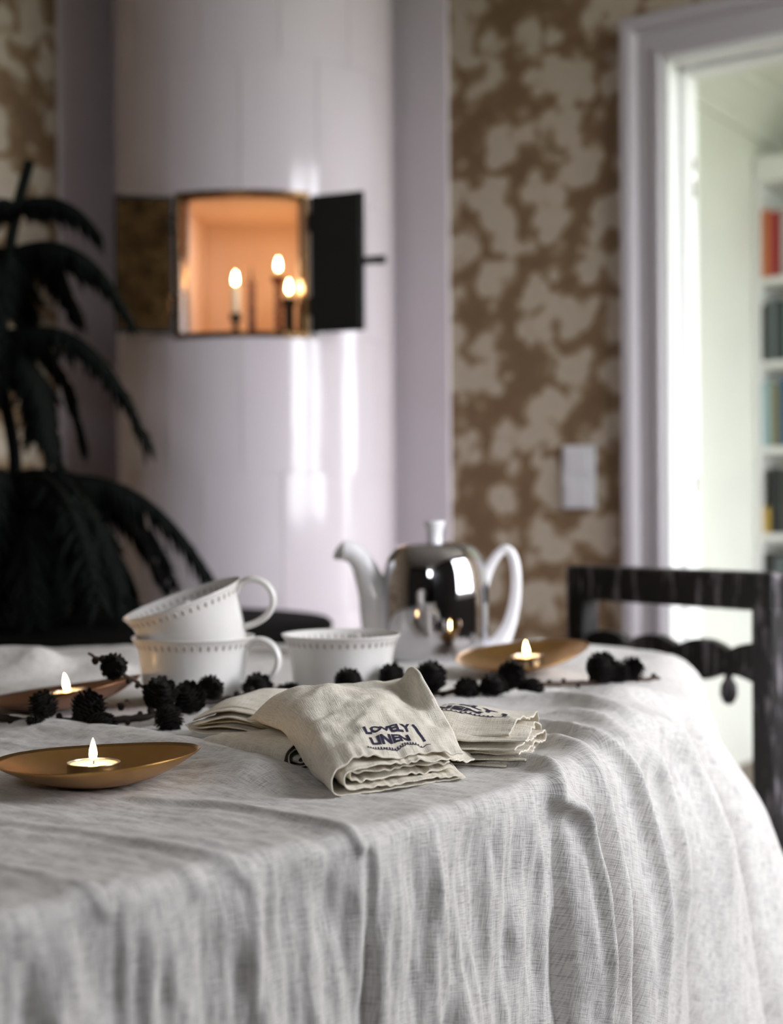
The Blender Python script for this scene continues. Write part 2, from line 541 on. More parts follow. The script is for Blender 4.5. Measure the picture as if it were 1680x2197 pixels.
struct('baseboard_north', join(extr(bprof, U0, DU0 - CW, lambda a, b, s: (s, V0 - a, b)), extr(bprof, DU1 + CW, U1, lambda a, b, s: (s, V0 - a, b))), MAT['paint'])
struct('baseboard_west', extr(bprof, V1, V0, lambda a, b, s: (U0 + a, s, b)), MAT['paint'])
def window(name, u, v0, v1, z0, z1):
    f = 0.05
    vm = (v0 + v1) / 2
    zt = z0 + (z1 - z0) * 0.68
    ps = [box(u + .03, u + .10, v0, v0 + f, z0, z1), box(u + .03, u + .10, v1 - f, v1, z0, z1), box(u + .03, u + .10, v0 + f, v1 - f, z0, z0 + f),
          box(u + .03, u + .10, v0 + f, v1 - f, z1 - f, z1), box(u + .04, u + .09, vm - 0.045, vm + 0.045, z0 + f, z1 - f)]
    o = struct(name, join(*ps), MAT['jamb'])
    for (a, b) in ((v0 + f, vm - 0.045), (vm + 0.045, v1 - f)):
        link('mullion', mkmesh('mullion', *box(u + .05, u + .08, a, b, zt - 0.02, zt + 0.02), smooth=False), MAT['jamb'], o)
    link('window_sill', mkmesh('sill', *box(u - 0.10, u + 0.03, v0 - 0.03, v1 + 0.03, z0 - 0.03, z0), smooth=False), MAT['jamb'], o)
window('window_1', U1, *WIN[0])
window('window_2', NU1, *NWIN[0])

# ------------------------------------------------------------------ tiled stove in the corner
SX, SY, SR = -0.322, 3.40, 0.330
stove = thing('tiled_stove', 'round white glazed tile stove in the corner with an open hatch', 'stove', (SX, SY, 0))
ROWH, RZ0 = 0.302, 1.333
def arc_shell(r0, r1, a0, a1, z0, z1, n, bev=0.0):
    """curved block; a = 0 faces the camera"""
    def P(r, a, z):
        return (r * math.sin(a), -r * math.cos(a), z)
    aa = [a0 + (a1 - a0) * i / n for i in range(n + 1)]
    da = bev / r1
    outer = []
    prof = [(r0, z0, 0), (r1 - bev, z0, 0), (r1, z0 + bev, 1), (r1, z1 - bev, 1), (r1 - bev, z1, 0), (r0, z1, 0)]
    vs = []
    for i, a in enumerate(aa):
        for r, z, k in prof:
            x = a
            if k and bev > 0:
                if i == 0: x = a + da
                if i == n: x = a - da
            vs.append(P(r, x, z))
    m = len(prof)
    fs = grid_faces(n + 1, m, False, True)
    fs.append(tuple(range(m)))
    fs.append(tuple(range((n + 1) * m - 1, n * m - 1, -1)))
    return vs, fs
HATCH = math.radians(24.0)
G = 0.0003 / SR
NT = 12
tile_me = mkmesh('tile', *arc_shell(SR - 0.022, SR, -math.pi / NT + G, math.pi / NT - G, 0.0002, ROWH - 0.0002, 6, 0.0006), smooth=False)
tile_me.materials.append(MAT['tile'])
span = 2 * math.pi - 2 * HATCH
ht_me = mkmesh('tile', *arc_shell(SR - 0.022, SR, -span / 20 + G, span / 20 - G, 0.0002, ROWH - 0.0002, 6, 0.0006), smooth=False)
ht_me.materials.append(MAT['tile'])
def smooth_by_angle(me, deg=40):
    me.polygons.foreach_set('use_smooth', [True] * len(me.polygons))
    try:
        me.set_sharp_from_angle(angle=math.radians(deg))
    except Exception:
        pass
smooth_by_angle(tile_me); smooth_by_angle(ht_me)
rows = [RZ0 + ROWH * k for k in range(-4, 4)]
for k, z in enumerate(rows):
    if abs(z - RZ0) < 1e-6:
        for i in range(10):
            link('tile', ht_me, None, stove, (0, 0, z), (0, 0, HATCH + span / 20 + i * span / 10))
    else:
        off = (k % 2) * math.pi / NT
        for i in range(NT):
            link('tile', tile_me, None, stove, (0, 0, z), (0, 0, off + i * 2 * math.pi / NT))
ci = SR - 0.004
link('core', mkmesh('core', *join(arc_shell(0.2, ci, 0, 2 * math.pi, rows[0], RZ0, 60), arc_shell(0.2, ci, 0, 2 * math.pi, RZ0 + ROWH, rows[-1] + ROWH, 60),
     arc_shell(0.29, ci, HATCH + G, 2 * math.pi - HATCH - G, RZ0, RZ0 + ROWH, 60))), MAT['grout'], stove)
pv, pf = lathe([(0, 0), (SR + 0.03, 0), (SR + 0.03, 0.08), (SR + 0.012, 0.10), (SR + 0.004, rows[0]), (0, rows[0])], 64)
link('plinth', mkmesh('plinth', pv, pf), MAT['tile'], stove)
pv, pf = lathe([(0, H0 - 0.001), (SR + 0.05, H0 - 0.001), (SR + 0.05, H0 - 0.03), (SR + 0.02, H0 - 0.055), (SR + 0.005, rows[-1] + ROWH - 0.0), (0, rows[-1] + ROWH)], 64)
# niche
hw = SR * math.sin(HATCH)
hy = -SR * math.cos(HATCH)
def niche_box():
    x0, x1, y0, y1, z0, z1 = -hw, hw, hy - 0.004, hy + 0.30, RZ0 + 0.004, RZ0 + ROWH - 0.004
    v = [(x0, y0, z0), (x1, y0, z0), (x1, y0, z1), (x0, y0, z1), (x0 * 0.9, y1, z0), (x1 * 0.9, y1, z0), (x1 * 0.9, y1, z1), (x0 * 0.9, y1, z1)]
    f = [(0, 1, 5, 4), (3, 7, 6, 2), (0, 4, 7, 3), (1, 2, 6, 5), (4, 5, 6, 7)]
    return v, f
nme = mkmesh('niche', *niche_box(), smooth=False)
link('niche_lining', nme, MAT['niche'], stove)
# brass frame round the hatch
FR = SR + 0.006
fr_parts = [arc_shell(SR - 0.03, FR, -HATCH - 0.035, -HATCH, RZ0 - 0.008, RZ0 + ROWH + 0.008, 2, 0.002), arc_shell(SR - 0.03, FR, HATCH, HATCH + 0.035, RZ0 - 0.008, RZ0 + ROWH + 0.008, 2, 0.002),
            arc_shell(SR - 0.03, FR, -HATCH, HATCH, RZ0 - 0.008, RZ0 + 0.004, 12, 0.002), arc_shell(SR - 0.03, FR, -HATCH, HATCH, RZ0 + ROWH - 0.004, RZ0 + ROWH + 0.008, 12, 0.002)]
link('hatch_frame', mkmesh('hatch_frame', *join(*fr_parts), smooth=False), MAT['old_brass'], stove)
def leaf_door(sgn, yaw, mat_in):
    """hatch leaf hinged at the side of the opening; local x from hinge outwards, +y away from the room"""
    a = sgn * (HATCH + 0.03)
    hx, hyy = (FR + 0.004) * math.sin(a), -(FR + 0.004) * math.cos(a)
    e = link('hatch_door', bevel_box(0.004, 0.128, -0.006, 0.006, RZ0 + 0.002, RZ0 + ROWH - 0.002, 0.002, 2), MAT['iron'], stove, (hx, hyy, 0), (0, 0, yaw))
    fa = bevel_box(0.010, 0.122, -0.0085, -0.0055, RZ0 + 0.010, RZ0 + ROWH - 0.010, 0.001, 1)
    link('door_lining', fa, mat_in, e)
    for z in (RZ0 + 0.06, RZ0 + ROWH - 0.06):
        link('hinge', mkmesh('hinge', *tube([(0, 0, z - 0.02), (0, 0, z + 0.02)], 0.006, 8)), MAT['iron'], e)
    return e
dl = leaf_door(-1, math.radians(180 + 13), MAT['old_brass'])
dl.scale = (1, -1, 1)
dr = leaf_door(1, math.radians(-22), MAT['iron'])
hv, hf = tube([(0.122, -0.002, RZ0 + 0.150), (0.150, -0.004, RZ0 + 0.150), (0.178, -0.004, RZ0 + 0.149)], [0.009, 0.0085, 0.010], 8)
link('latch', mkmesh('latch', hv, hf), MAT['iron'], dr)

def flame_mesh(h, r):
    prof = [(0, 0)]
    for i in range(1, 12):
        t = i / 12
        prof.append((r * (math.sin(math.pi * min(1, t ** 0.62)) ** 0.8) * (1 - 0.25 * t), h * t))
    prof.append((0, h))
    return mkmesh('flame', *lathe(prof, 16))
# candles inside the niche (flame pixel, distance, holder style)
NZ = RZ0 + 0.005
def niche_candle(px, py, d, style, label):
    fp = at(px, py, d)
    t = thing('candlestick', label, 'candlestick', (fp.x, fp.y, NZ), 0.0)
    top = fp.z - NZ - 0.014           # wick height
    if style == 0:                    # white taper in a low dark cup
        ch = 0.075
        link('base', mkmesh('base', *lathe([(0, 0), (0.024, 0), (0.024, 0.004), (0.008, 0.010), (0.006, top - ch - 0.01), (0.013, top - ch - 0.004), (0.013, top - ch + 0.010), (0.0, top - ch + 0.010)], 24)), MAT['iron'], t)
    elif style == 1:                  # tall turned stem
        ch = 0.022
        n = 14
        pr = [(0, 0), (0.026, 0), (0.026, 0.006)]
        for i in range(n):
            z = 0.01 + (top - ch - 0.02) * i / (n - 1)
            pr.append((0.007 + 0.004 * (i % 2), z))
        pr += [(0.015, top - ch - 0.006), (0.016, top - ch + 0.008), (0, top - ch + 0.008)]
        link('base', mkmesh('base', *lathe(pr, 24)), MAT['candle_holder'], t)
    else:
        ch = 0.020
        link('base', mkmesh('base', *lathe([(0, 0), (0.022, 0), (0.020, 0.006), (0.012, 0.014), (0.012, top - ch - 0.012), (0.017, top - ch - 0.004), (0.017, top - ch + 0.006), (0, top - ch + 0.006)], 24)), MAT['iron'], t)
    link('candle', mkmesh('candle', *lathe([(0, top - ch), (0.0085, top - ch), (0.0085, top - 0.006), (0.006, top - 0.003), (0, top - 0.004)], 20)), MAT['wax'], t)
    link('wick', mkmesh('wick', *tube([(0, 0, top - 0.005), (0.0006, 0, top + 0.004)], 0.0008, 6)), MAT['wick'], t)
    fl = link('flame', flame_mesh(0.030, 0.0055), MAT['flame'], t, (0, 0, top))
MAT['candle_holder'] = M('red_brown_holder', (0.09, 0.02, 0.012), 0.35)
niche_candle(505, 597, 3.16, 0, 'slim pale candle burning at the left in the stove hatch')
niche_candle(597, 567, 3.25, 1, 'tallest candle in a red-brown holder in the stove hatch')
niche_candle(620, 615, 3.15, 2, 'short candle on a black stem at the right in the stove hatch')
tw = thing('candlestick', 'unlit dark twisted candlestick between the candles in the stove hatch', 'candlestick', (*at(540, 650, 3.22).xy, NZ))
pr = [(0, 0), (0.024, 0), (0.022, 0.006), (0.007, 0.012)]
for i in range(16):
    pr.append((0.006 + 0.0045 * abs(math.sin(i * 1.25)), 0.014 + 0.105 * i / 15))
pr += [(0.010, 0.122), (0.010, 0.130), (0, 0.130)]
link('stem', mkmesh('stem', *lathe(pr, 20)), MAT['candle_holder'], tw)
link('spike', mkmesh('spike', *lathe([(0, 0.128), (0.0035, 0.130), (0.0005, 0.165), (0, 0.166)], 10)), MAT['iron'], tw)

# ------------------------------------------------------------------ light switch
sw_u = -1.444 - 0.1226
sw = thing('light_switch', 'white double light switch on the brown floral wallpaper', 'switch', uv2w(sw_u, V0, 0.950), ROT)
link('plate', bevel_box(-0.042, 0.042, -0.012, 0, 0, 0.150, 0.003), MAT['switch'], sw)
for z in (0.036, 0.114):
    me = bevel_box(-0.030, 0.030, -0.0165, -0.0118, -0.029, 0.029, 0.002)
    link('rocker', me, MAT['switch'], sw, (0, 0, z), (math.radians(3), 0, 0))

# ------------------------------------------------------------------ bookcase in the next room
bc_v0, bc_d = 5.21, 0.30
bc = thing('bookcase', 'tall white bookcase seen through the doorway', 'bookcase', uv2w(NU0 + 0.004, bc_v0, 0), ROT)
shelf_py = [(605, 1640), (783, 1640), (965, 1640), (1150, 1640)]
zs = [CAMZ + (PY - y) / F * 5.42 for y, _ in shelf_py]
shelf_top = zs[0] + 0.36
levels = [0.06, zs[3] - 0.33] + [zs[3], zs[2], zs[1], zs[0]]
BW = 0.95
def bcbox(name, *b):
    return link(name, bevel_box(*b, 0.002, 1), MAT['jamb'], bc)
bcbox('side_panel', 0, 0.022, 0, bc_d, 0, shelf_top + 0.10)
bcbox('side_panel', BW - 0.022, BW, 0, bc_d, 0, shelf_top + 0.10)
bcbox('back_panel', 0.022, BW - 0.022, bc_d - 0.01, bc_d, 0.0, shelf_top + 0.10)
bcbox('top_panel', 0.022, BW - 0.022, 0.0, bc_d - 0.01, shelf_top, shelf_top + 0.10)
for z in levels:
    bcbox('shelf', 0.022, BW - 0.022, 0.0, bc_d - 0.01, z - 0.026, z)
def book(x, w, z, h, col, label, dep=0.19):
    t = thing('book', label, 'book', bc.matrix_basis.to_translation() + Vector((0, 0, 0)), ROT, 'books in the next room')
    p = uv2w(NU0 + 0.004 + x + w / 2, bc_v0 + 0.02, z + 0.0005)
    t.location = p
    link('cover', bevel_box(-w / 2 + 0.0005, w / 2 - 0.0005, 0, dep, 0, h, 0.0025, 2), M('book_cover', col, 0.5), t)
    link('pages', bevel_box(-w / 2 + 0.003, w / 2 - 0.003, 0.004, dep + 0.002, 0.002, h + 0.0008, 0.0008, 1), MAT['pages'], t)
MAT['pages'] = M('paper', (0.75, 0.70, 0.58), 0.8)
S = zs
cols = {
 'orange': (0.62, 0.20, 0.08), 'crimson': (0.35, 0.03, 0.03), 'grey': (0.42, 0.44, 0.44), 'black': (0.012, 0.013, 0.012), 'charcoal': (0.05, 0.055, 0.05),
 'teal': (0.22, 0.42, 0.42), 'olive': (0.20, 0.18, 0.09), 'navy': (0.015, 0.035, 0.10), 'blue': (0.02, 0.10, 0.22), 'slate': (0.14, 0.17, 0.18), 'yellow': (0.55, 0.36, 0.05),
 'pale blue': (0.35, 0.50, 0.52), 'brown': (0.12, 0.07, 0.04)}
shelfrows = [
 (S[0], 'topmost shelf in view', [('orange', .030, .26), ('crimson', .042, .25), ('grey', .028, .25), ('slate', .035, .27), ('brown', .03, .24)]),
 (S[1], 'shelf below the red books', [('charcoal', .030, .22), ('slate', .024, .24), ('black', .030, .23), ('teal', .026, .22), ('grey', .03, .23), ('navy', .03, .24)]),
 (S[2], 'shelf with the blue books', [('pale blue', .030, .25), ('olive', .034, .24), ('blue', .030, .26), ('navy', .040, .25), ('teal', .03, .24)]),
 (S[3], 'shelf with the dark books', [('yellow', .024, .10), ('black', .040, .25), ('charcoal', .032, .24), ('brown', .03, .23), ('slate', .03, .25)]),
 (levels[1], 'shelf just above the chair', [('black', .045, .26), ('slate', .03, .24), ('charcoal', .04, .25), ('navy', .03, .24)])]
for z, where, items in shelfrows:
    x = 0.026
    for c, w, h in items:
        if (z, c) == (S[3], 'yellow'):
            pass
        book(x, w, z, h, cols[c], '%s book on the bookcase, %s' % (c, where))
        x += w + 0.002

# ------------------------------------------------------------------ black round table with the potted conifer
RT = (-0.51, 2.655)
rt = thing('side_table', 'round black side table behind the laid table, carrying the potted conifer', 'side table', (RT[0], RT[1], 0))
link('table_top', mkmesh('rt', *lathe([(0, 0.720), (0.383, 0.720), (0.397, 0.726), (0.400, 0.738), (0.393, 0.745), (0, 0.745)], 72)), MAT['black_wood'], rt)
link('apron', mkmesh('ra', *lathe([(0.36, 0.60), (0.375, 0.60), (0.375, 0.7205), (0.36, 0.7205), (0.36, 0.60)], 64)), MAT['black_wood'], rt)
link('pedestal', mkmesh('rp', *lathe([(0, 0.05), (0.10, 0.05), (0.06, 0.12), (0.045, 0.2), (0.06, 0.35), (0.045, 0.5), (0.07, 0.66), (0.09, 0.721), (0, 0.721)], 32)), MAT['black_wood'], rt)
for k in range(4):
    a = math.pi / 4 + k * math.pi / 2
    p = [(0.05 * math.cos(a), 0.05 * math.sin(a), 0.11), (0.16 * math.cos(a), 0.16 * math.sin(a), 0.10), (0.28 * math.cos(a), 0.28 * math.sin(a), 0.03), (0.32 * math.cos(a), 0.32 * math.sin(a), 0.015)]
    link('leg', mkmesh('leg', *tube(catmull(p, 4), 0.015, 8)), MAT['black_wood'], rt)
PLx, PLy = -0.70, 2.60
plant = thing('potted_conifer', 'dark potted conifer with drooping feathery branches beside the stove', 'plant', (PLx, PLy, 0.7455))
link('pot', mkmesh('pot', *lathe([(0, 0), (0.09, 0), (0.10, 0.01), (0.135, 0.17), (0.145, 0.175), (0.145, 0.20), (0.135, 0.20), (0.128, 0.175), (0, 0.17)], 40)), MAT['pot'], plant)
tp = [(0, 0, 0.16), (0.012, 0, 0.30), (-0.012, 0, 0.45), (-0.010, 0.01, 0.58), (0.004, 0.0, 0.68), (0.022, 0, 0.77), (0.042, 0, 0.845)]
tp = catmull(tp, 6)
link('trunk', mkmesh('trunk', *tube(tp, [0.013 - 0.003 * i / len(tp) for i in range(len(tp))], 8)), MAT['leaf'], plant)
def frond(L, droop, seed, width):
    r = random.Random(seed)
    parts = []
    n = 34
    path = []
    for i in range(n + 1):
        t = i / n
        path.append(Vector((L * (t - 0.12 * droop * t * t), 0, L * (0.42 * t - (0.42 + droop) * t * t * (0.6 + 0.4 * t)))))
    parts.append(tube(path, [0.012 - 0.006 * i / n for i in range(n + 1)], 6))
    for i in range(2, n + 1):
        t = i / n
        for s in (-1, 1):
            bl = width * (0.45 + 0.55 * math.sin(math.pi * min(1, t * 0.80 + 0.12))) * r.uniform(0.75, 1.15)
            p0 = path[i]
            d = Vector((0.45 + r.uniform(-.15, .15), s * r.uniform(0.5, 1.0), -0.45 - 0.5 * t + r.uniform(-.3, .25))).normalized()
            q = [p0, p0 + d * bl * 0.5 + Vector((0, 0, -0.05 * bl)), p0 + d * bl + Vector((0, 0, -0.40 * bl))]
            parts.append(tube(q, [0.0055, 0.0065, 0.0022], 5))
            for k in range(6):                              # tufts of needles along the branchlet
                f = (k + 0.5) / 6
                c = q[0].lerp(q[2], f)
                for a in (0, 2.1, 4.2):
                    e = c + d * 0.008 + Vector((0, math.cos(a + k) * 0.011, math.sin(a + k) * 0.011))
                    w = Vector((0.0022, 0.0012, 0.0022))
                    parts.append(([c + w, c - w, e], [(0, 1, 2)]))
    return mkmesh('frond', *join(*parts))
fr_me = {}
def put_frond(z, ang, L, droop, width, x0=0.0):
    key = (round(L, 2), round(droop, 1), round(width, 2))
    if key not in fr_me:
        fr_me[key] = frond(L, droop, len(fr_me), width)
        fr_me[key].materials.append(MAT['leaf'])
    link('frond', fr_me[key], None, plant, (x0, 0, z), (0, 0, ang))
for z, az, L, droop, width, x0 in [
        (0.760, 0.10, 0.15, 0.30, 0.030, 0.018), (0.760, 2.70, 0.15, 0.30, 0.030, 0.018), (0.755, 4.3, 0.10, 0.5, 0.028, 0.015),
        (0.672, -0.12, 0.235, 0.48, 0.040, 0.004), (0.672, 3.0, 0.22, 0.48, 0.040, 0.004), (0.660, 1.6, 0.17, 0.75, 0.036, 0.004), (0.665, 4.9, 0.10, 1.0, 0.036, 0.004), (0.672, 0.85, 0.16, 0.6, 0.036, 0.004),
        (0.525, 0.42, 0.165, 1.15, 0.042, -0.01), (0.525, 2.5, 0.17, 1.15, 0.042, -0.01), (0.52, 4.7, 0.15, 1.15, 0.042, -0.01), (0.515, -0.15, 0.29, 0.62, 0.040, -0.01), (0.515, 2.95, 0.28, 0.62, 0.040, -0.01), (0.51, 1.5, 0.2, 0.8, 0.040, -0.01),
        (0.48, -0.6, 0.15, 1.2, 0.042, -0.01)] + [(0.235, -0.06 + k * 0.90, 0.40, 0.42, 0.050, 0) for k in range(7)] + [(0.255, 0.30 + k * 0.90, 0.30, 0.62, 0.050, 0) for k in range(7)] + [
        (0.22, -0.35 + k * 0.785, 0.26, 0.75, 0.055, 0) for k in range(8)] + [(0.20, 0.1 + k * 0.785, 0.20, 0.7, 0.055, 0) for k in range(8)]:
    put_frond(z, az, L, droop, width * 1.25, x0)

# ------------------------------------------------------------------ worn chair behind the table
CL, CR = Vector((0.316, 2.36, 0)), Vector((0.545, 2.05, 0))
cdir = (CR - CL).normalized()
cn = Vector((cdir.y, -cdir.x, 0))              # away from the table?
tc_ = Vector((-0.3, 1.3, 0)) - CL
if cn.dot(tc_) < 0:
    cn = -cn                                   # cn points from the back towards the table
CWid = (CR - CL).length
chair = thing('dining_chair', 'old dark wooden chair with worn paint and a carved back rail', 'chair', (CL.x, CL.y, 0), math.atan2(cdir.y, cdir.x))
# local frame: x along the back, y = rotated left of x
ysgn = 1 if Vector((-cdir.y, cdir.x, 0)).dot(cn) > 0 else -1
CT = 0.855
def chp(name, me, **kw):
    return link(name, me, MAT['chair'], chair, **kw)
for x in (0.0, CWid):
    p = [(x, -0.02 * ysgn, 0), (x, 0.0, 0.25), (x, 0.012 * ysgn, 0.45), (x, 0.0, 0.65), (x, -0.012 * ysgn, CT - 0.002)]
    p = catmull(p, 5)
    vs, fs = tube(p, [0.025] * len(p), 4, up=(0, 1, 0))
    rot = []
    chp('back_post', bevel_box(x - 0.020, x + 0.020, -0.019, 0.019, 0.0, CT - 0.004, 0.004))
chp('top_rail', bevel_box(-0.020, CWid + 0.020, -0.021, 0.021, CT - 0.056, CT, 0.006))
def carved_rail():
    n = 60
    vs, top, bot = [], [], []
    for i in range(n + 1):
        t = i / n
        x = 0.016 + (CWid - 0.032) * t
        w = abs(math.sin(math.pi * 3.5 * t + 0.2))
        zt = 0.735 + 0.016 * w ** 0.8
        zb = 0.690 + 0.012 * abs(math.cos(math.pi * 3.5 * t)) - 0.012 * math.exp(-((t - 0.5) / 0.12) ** 2)
        for y in (-0.009, 0.009):
            vs += [(x, y, zb), (x, y, zt)]
    fs = []
    for i in range(n):
        a, b = i * 4, (i + 1) * 4
        fs += [(a, b, b + 1, a + 1), (a + 2, a + 3, b + 3, b + 2), (a + 1, b + 1, b + 3, a + 3), (a, a + 2, b + 2, b)]
    fs += [(0, 1, 3, 2), (n * 4, n * 4 + 2, n * 4 + 3, n * 4 + 1)]
    return mkmesh('carved_rail', vs, fs, smooth=False)
chp('carved_rail', carved_rail())
for x in (0.80 * CWid,):
    chp('drop_finial', mkmesh('finial', *lathe([(0, -0.030), (0.008, -0.026), (0.013, -0.014), (0.012, 0), (0.006, 0.010), (0.007, 0.022), (0, 0.022)], 16)), loc=(x, 0, 0.685))
chp('cross_rail', bevel_box(0.014, CWid - 0.014, -0.010, 0.010, 0.20, 0.235, 0.003))
sd = 0.36 * ysgn
y0, y1 = sorted((0.015 * ysgn, sd))
chp('seat', bevel_box(-0.03, CWid + 0.03, y0, y1, 0.425, 0.455, 0.008))
for x in (0.0, CWid):
    chp('front_leg', bevel_box(x - 0.018, x + 0.018, sd - 0.05 * ysgn - 0.018, sd - 0.05 * ysgn + 0.018, 0, 0.426, 0.003))

# ------------------------------------------------------------------ table and cloth
edge_px = [(0, 1962), (250, 1905), (520, 1842), (800, 1778), (1000, 1722), (1180, 1664), (1310, 1598), (1402, 1530), (1466, 1470), (1506, 1426)]
E = [onz(x, y).xy for x, y in edge_px]
first_dir = (E[0] - E[1]).normalized()
outline = [E[0] + first_dir * 0.18] + E + [Vector((0.415, 1.98)), Vector((0.31, 2.10)), Vector((0.12, 2.15)), Vector((-0.2, 2.16)), Vector((-0.6, 2.13)),
           Vector((-0.95, 1.98)), Vector((-1.22, 1.68)), Vector((-1.32, 1.28)), Vector((-1.28, 0.85)), Vector((-1.12, 0.50)), Vector((-0.92, 0.30)), Vector((-0.68, 0.24)), Vector((-0.52, 0.33))]
dense = np.array(catmull([tuple(p) for p in outline], 120, True))
seg = np.linalg.norm(np.roll(dense, -1, 0) - dense, axis=1)
cum = np.concatenate([[0], np.cumsum(seg)])
TOT = cum[-1]
closed_pts = np.vstack([dense, dense[:1]])
# visible stretch of the edge starts at index 0; sampled finely up to the far side
n_vis_len = cum[120 * 13]
s_list = np.concatenate([np.arange(0, n_vis_len, 0.0021), np.arange(n_vis_len, TOT - 0.002, 0.010)])
Ex = np.interp(s_list, cum, closed_pts[:, 0]); Ey = np.interp(s_list, cum, closed_pts[:, 1])
def tang(s):
    h = 0.02
    a = np.mod(s + h, TOT); b = np.mod(s - h, TOT)
    tx = np.interp(a, cum, closed_pts[:, 0]) - np.interp(b, cum, closed_pts[:, 0])
    ty = np.interp(a, cum, closed_pts[:, 1]) - np.interp(b, cum, closed_pts[:, 1])
    l = np.hypot(tx, ty)
    return tx / l, ty / l
Tx, Ty = tang(s_list)
Nx, Ny = Ty, -Tx
pe = np.array([pix((x, y, TZ)) for x, y in zip(Ex, Ey)])
vis_n = int(np.sum(s_list < n_vis_len))
# column of the picture -> place along the edge (front and side stretch only)
mono = slice(0, int(np.argmax(pe[:vis_n, 0])))
def s_of_px(px):
    return np.interp(px, pe[mono, 0], s_list[mono])
def drop_pt(px, depth):
    s = s_of_px(px)
    i = int(np.searchsorted(s_list, s))
    return np.array([Ex[i] + Nx[i] * depth, Ey[i] + Ny[i] * depth])
def top_pt(px, py):
    return np.array(onz(px, py).xy)
RAD = lambda s: 0.012 + 0.045 * sstep(s_of_px(1190), s_of_px(1400), s)      # how softly the cloth turns over the edge
S_BACK = s_of_px(1490) + 0.10
FLARE = lambda s: 0.03 + 0.40 * sstep(s_of_px(1380), s_of_px(1490), s) * (1 - 0.9 * sstep(S_BACK + 0.05, S_BACK + 0.3, s))
# folds: (points, height, half width on the left, half width on the right, fade at ends)
t_, d_ = top_pt, drop_pt
VALLEYS = [1186, 1232, 1284, 1346, 1406, 1454, 1494]
ROLLS = [(.024, .45), (.020, .6), (.036, .40), (.030, .60), (.046, .5), (.050, .5)]      # height, place of the crest
def rolls(s, depth):
    out = np.zeros_like(s)
    for k, (h, c) in enumerate(ROLLS):
        w = 0.010 * (k % 3 - 1)
        a = s_of_px(VALLEYS[k]) + w * depth * 2 + 0.006 * pn(depth * 5, k * 3.1, 81); b = s_of_px(VALLEYS[k + 1]) - w * depth + 0.006 * pn(depth * 5, (k + 1) * 3.1, 81)
        t = np.clip((s - a) / (b - a), 0, 1)
        t = t ** (math.log(0.5) / math.log(c))
        out = out + h * np.sqrt(np.clip(1 - (2 * t - 1) ** 2, 0, 1)) ** 1.15
    return out * (0.15 + 0.85 * sstep(0.0, 0.16, depth)) * sstep(0, 0.03, depth)
RIDGES = [
 # behind the front dish, running to the napkins
 ([t_(-150, 1545), t_(20, 1568), t_(200, 1590), t_(420, 1630), t_(560, 1678), t_(640, 1700)], .016, .040, .045, .05),
 # crease from the front dish to the edge
 ([t_(240, 1712), t_(480, 1735), t_(640, 1764), t_(770, 1788), d_(795, .01), d_(800, .10), d_(815, .40)], .0055, .004, .016, .04),
 ([t_(-60, 1760), t_(180, 1790), t_(380, 1830), t_(520, 1845), d_(530, .02), d_(540, .18)], .0040, .006, .018, .04),
 ([t_(-60, 1850), t_(100, 1890), t_(230, 1915), d_(260, .02), d_(270, .25)], .0040, .006, .016, .03),
 ([t_(300, 1800), t_(420, 1812), t_(520, 1822)], .0025, .005, .012, .03),
 # the loop at the corner and the folds that run over the side
 ([t_(1010, 1640), t_(1090, 1640), t_(1160, 1648), t_(1200, 1668), d_(1208, .03), d_(1212, .10), d_(1214, .26)], .017, .007, .018, .03),
 ([t_(1040, 1594), t_(1130, 1592), t_(1215, 1614), d_(1256, .02), d_(1258, .10), d_(1260, .26)], .014, .014, .022, .04),
 ([t_(1050, 1562), t_(1180, 1570), t_(1260, 1594), d_(1316, .02), d_(1314, .10), d_(1312, .26)], .018, .009, .026, .04),
 ([t_(1120, 1538), t_(1260, 1546), t_(1340, 1566), d_(1378, .02), d_(1378, .10), d_(1378, .26)], .016, .012, .030, .05),
 ([t_(1060, 1510), t_(1200, 1512), t_(1340, 1534), d_(1425, .02), d_(1426, .10), d_(1426, .26)], .018, .016, .034, .06),
 ([t_(1200, 1488), t_(1340, 1498), d_(1458, .02), d_(1458, .10), d_(1458, .26)], .018, .02, .05, .06),
 # bunched cloth at the far left, soft swells at the far side
 ([t_(-160, 1452), t_(-20, 1450), t_(70, 1452), t_(110, 1462)], .036, .05, .05, .05),
 ([t_(120, 1440), t_(200, 1445), t_(260, 1462)], .020, .05, .04, .06),
 ([t_(150, 1412), t_(260, 1404), t_(420, 1402)], .012, .08, .08, .10),
 ([t_(1060, 1392), t_(1150, 1394), t_(1240, 1404)], .014, .06, .07, .06),
 ([t_(1340, 1415), t_(1420, 1420), t_(1470, 1432)], .014, .08, .09, .08),
 ([t_(1080, 1440), t_(1240, 1470), t_(1400, 1470)], .006, .03, .05, .06),
 ([t_(220, 1500), t_(320, 1508), t_(420, 1530)], .006, .03, .03, .05),
 ([t_(880, 1512), t_(1000, 1505), t_(1120, 1500), t_(1250, 1478)], .007, .02, .03, .06),
]
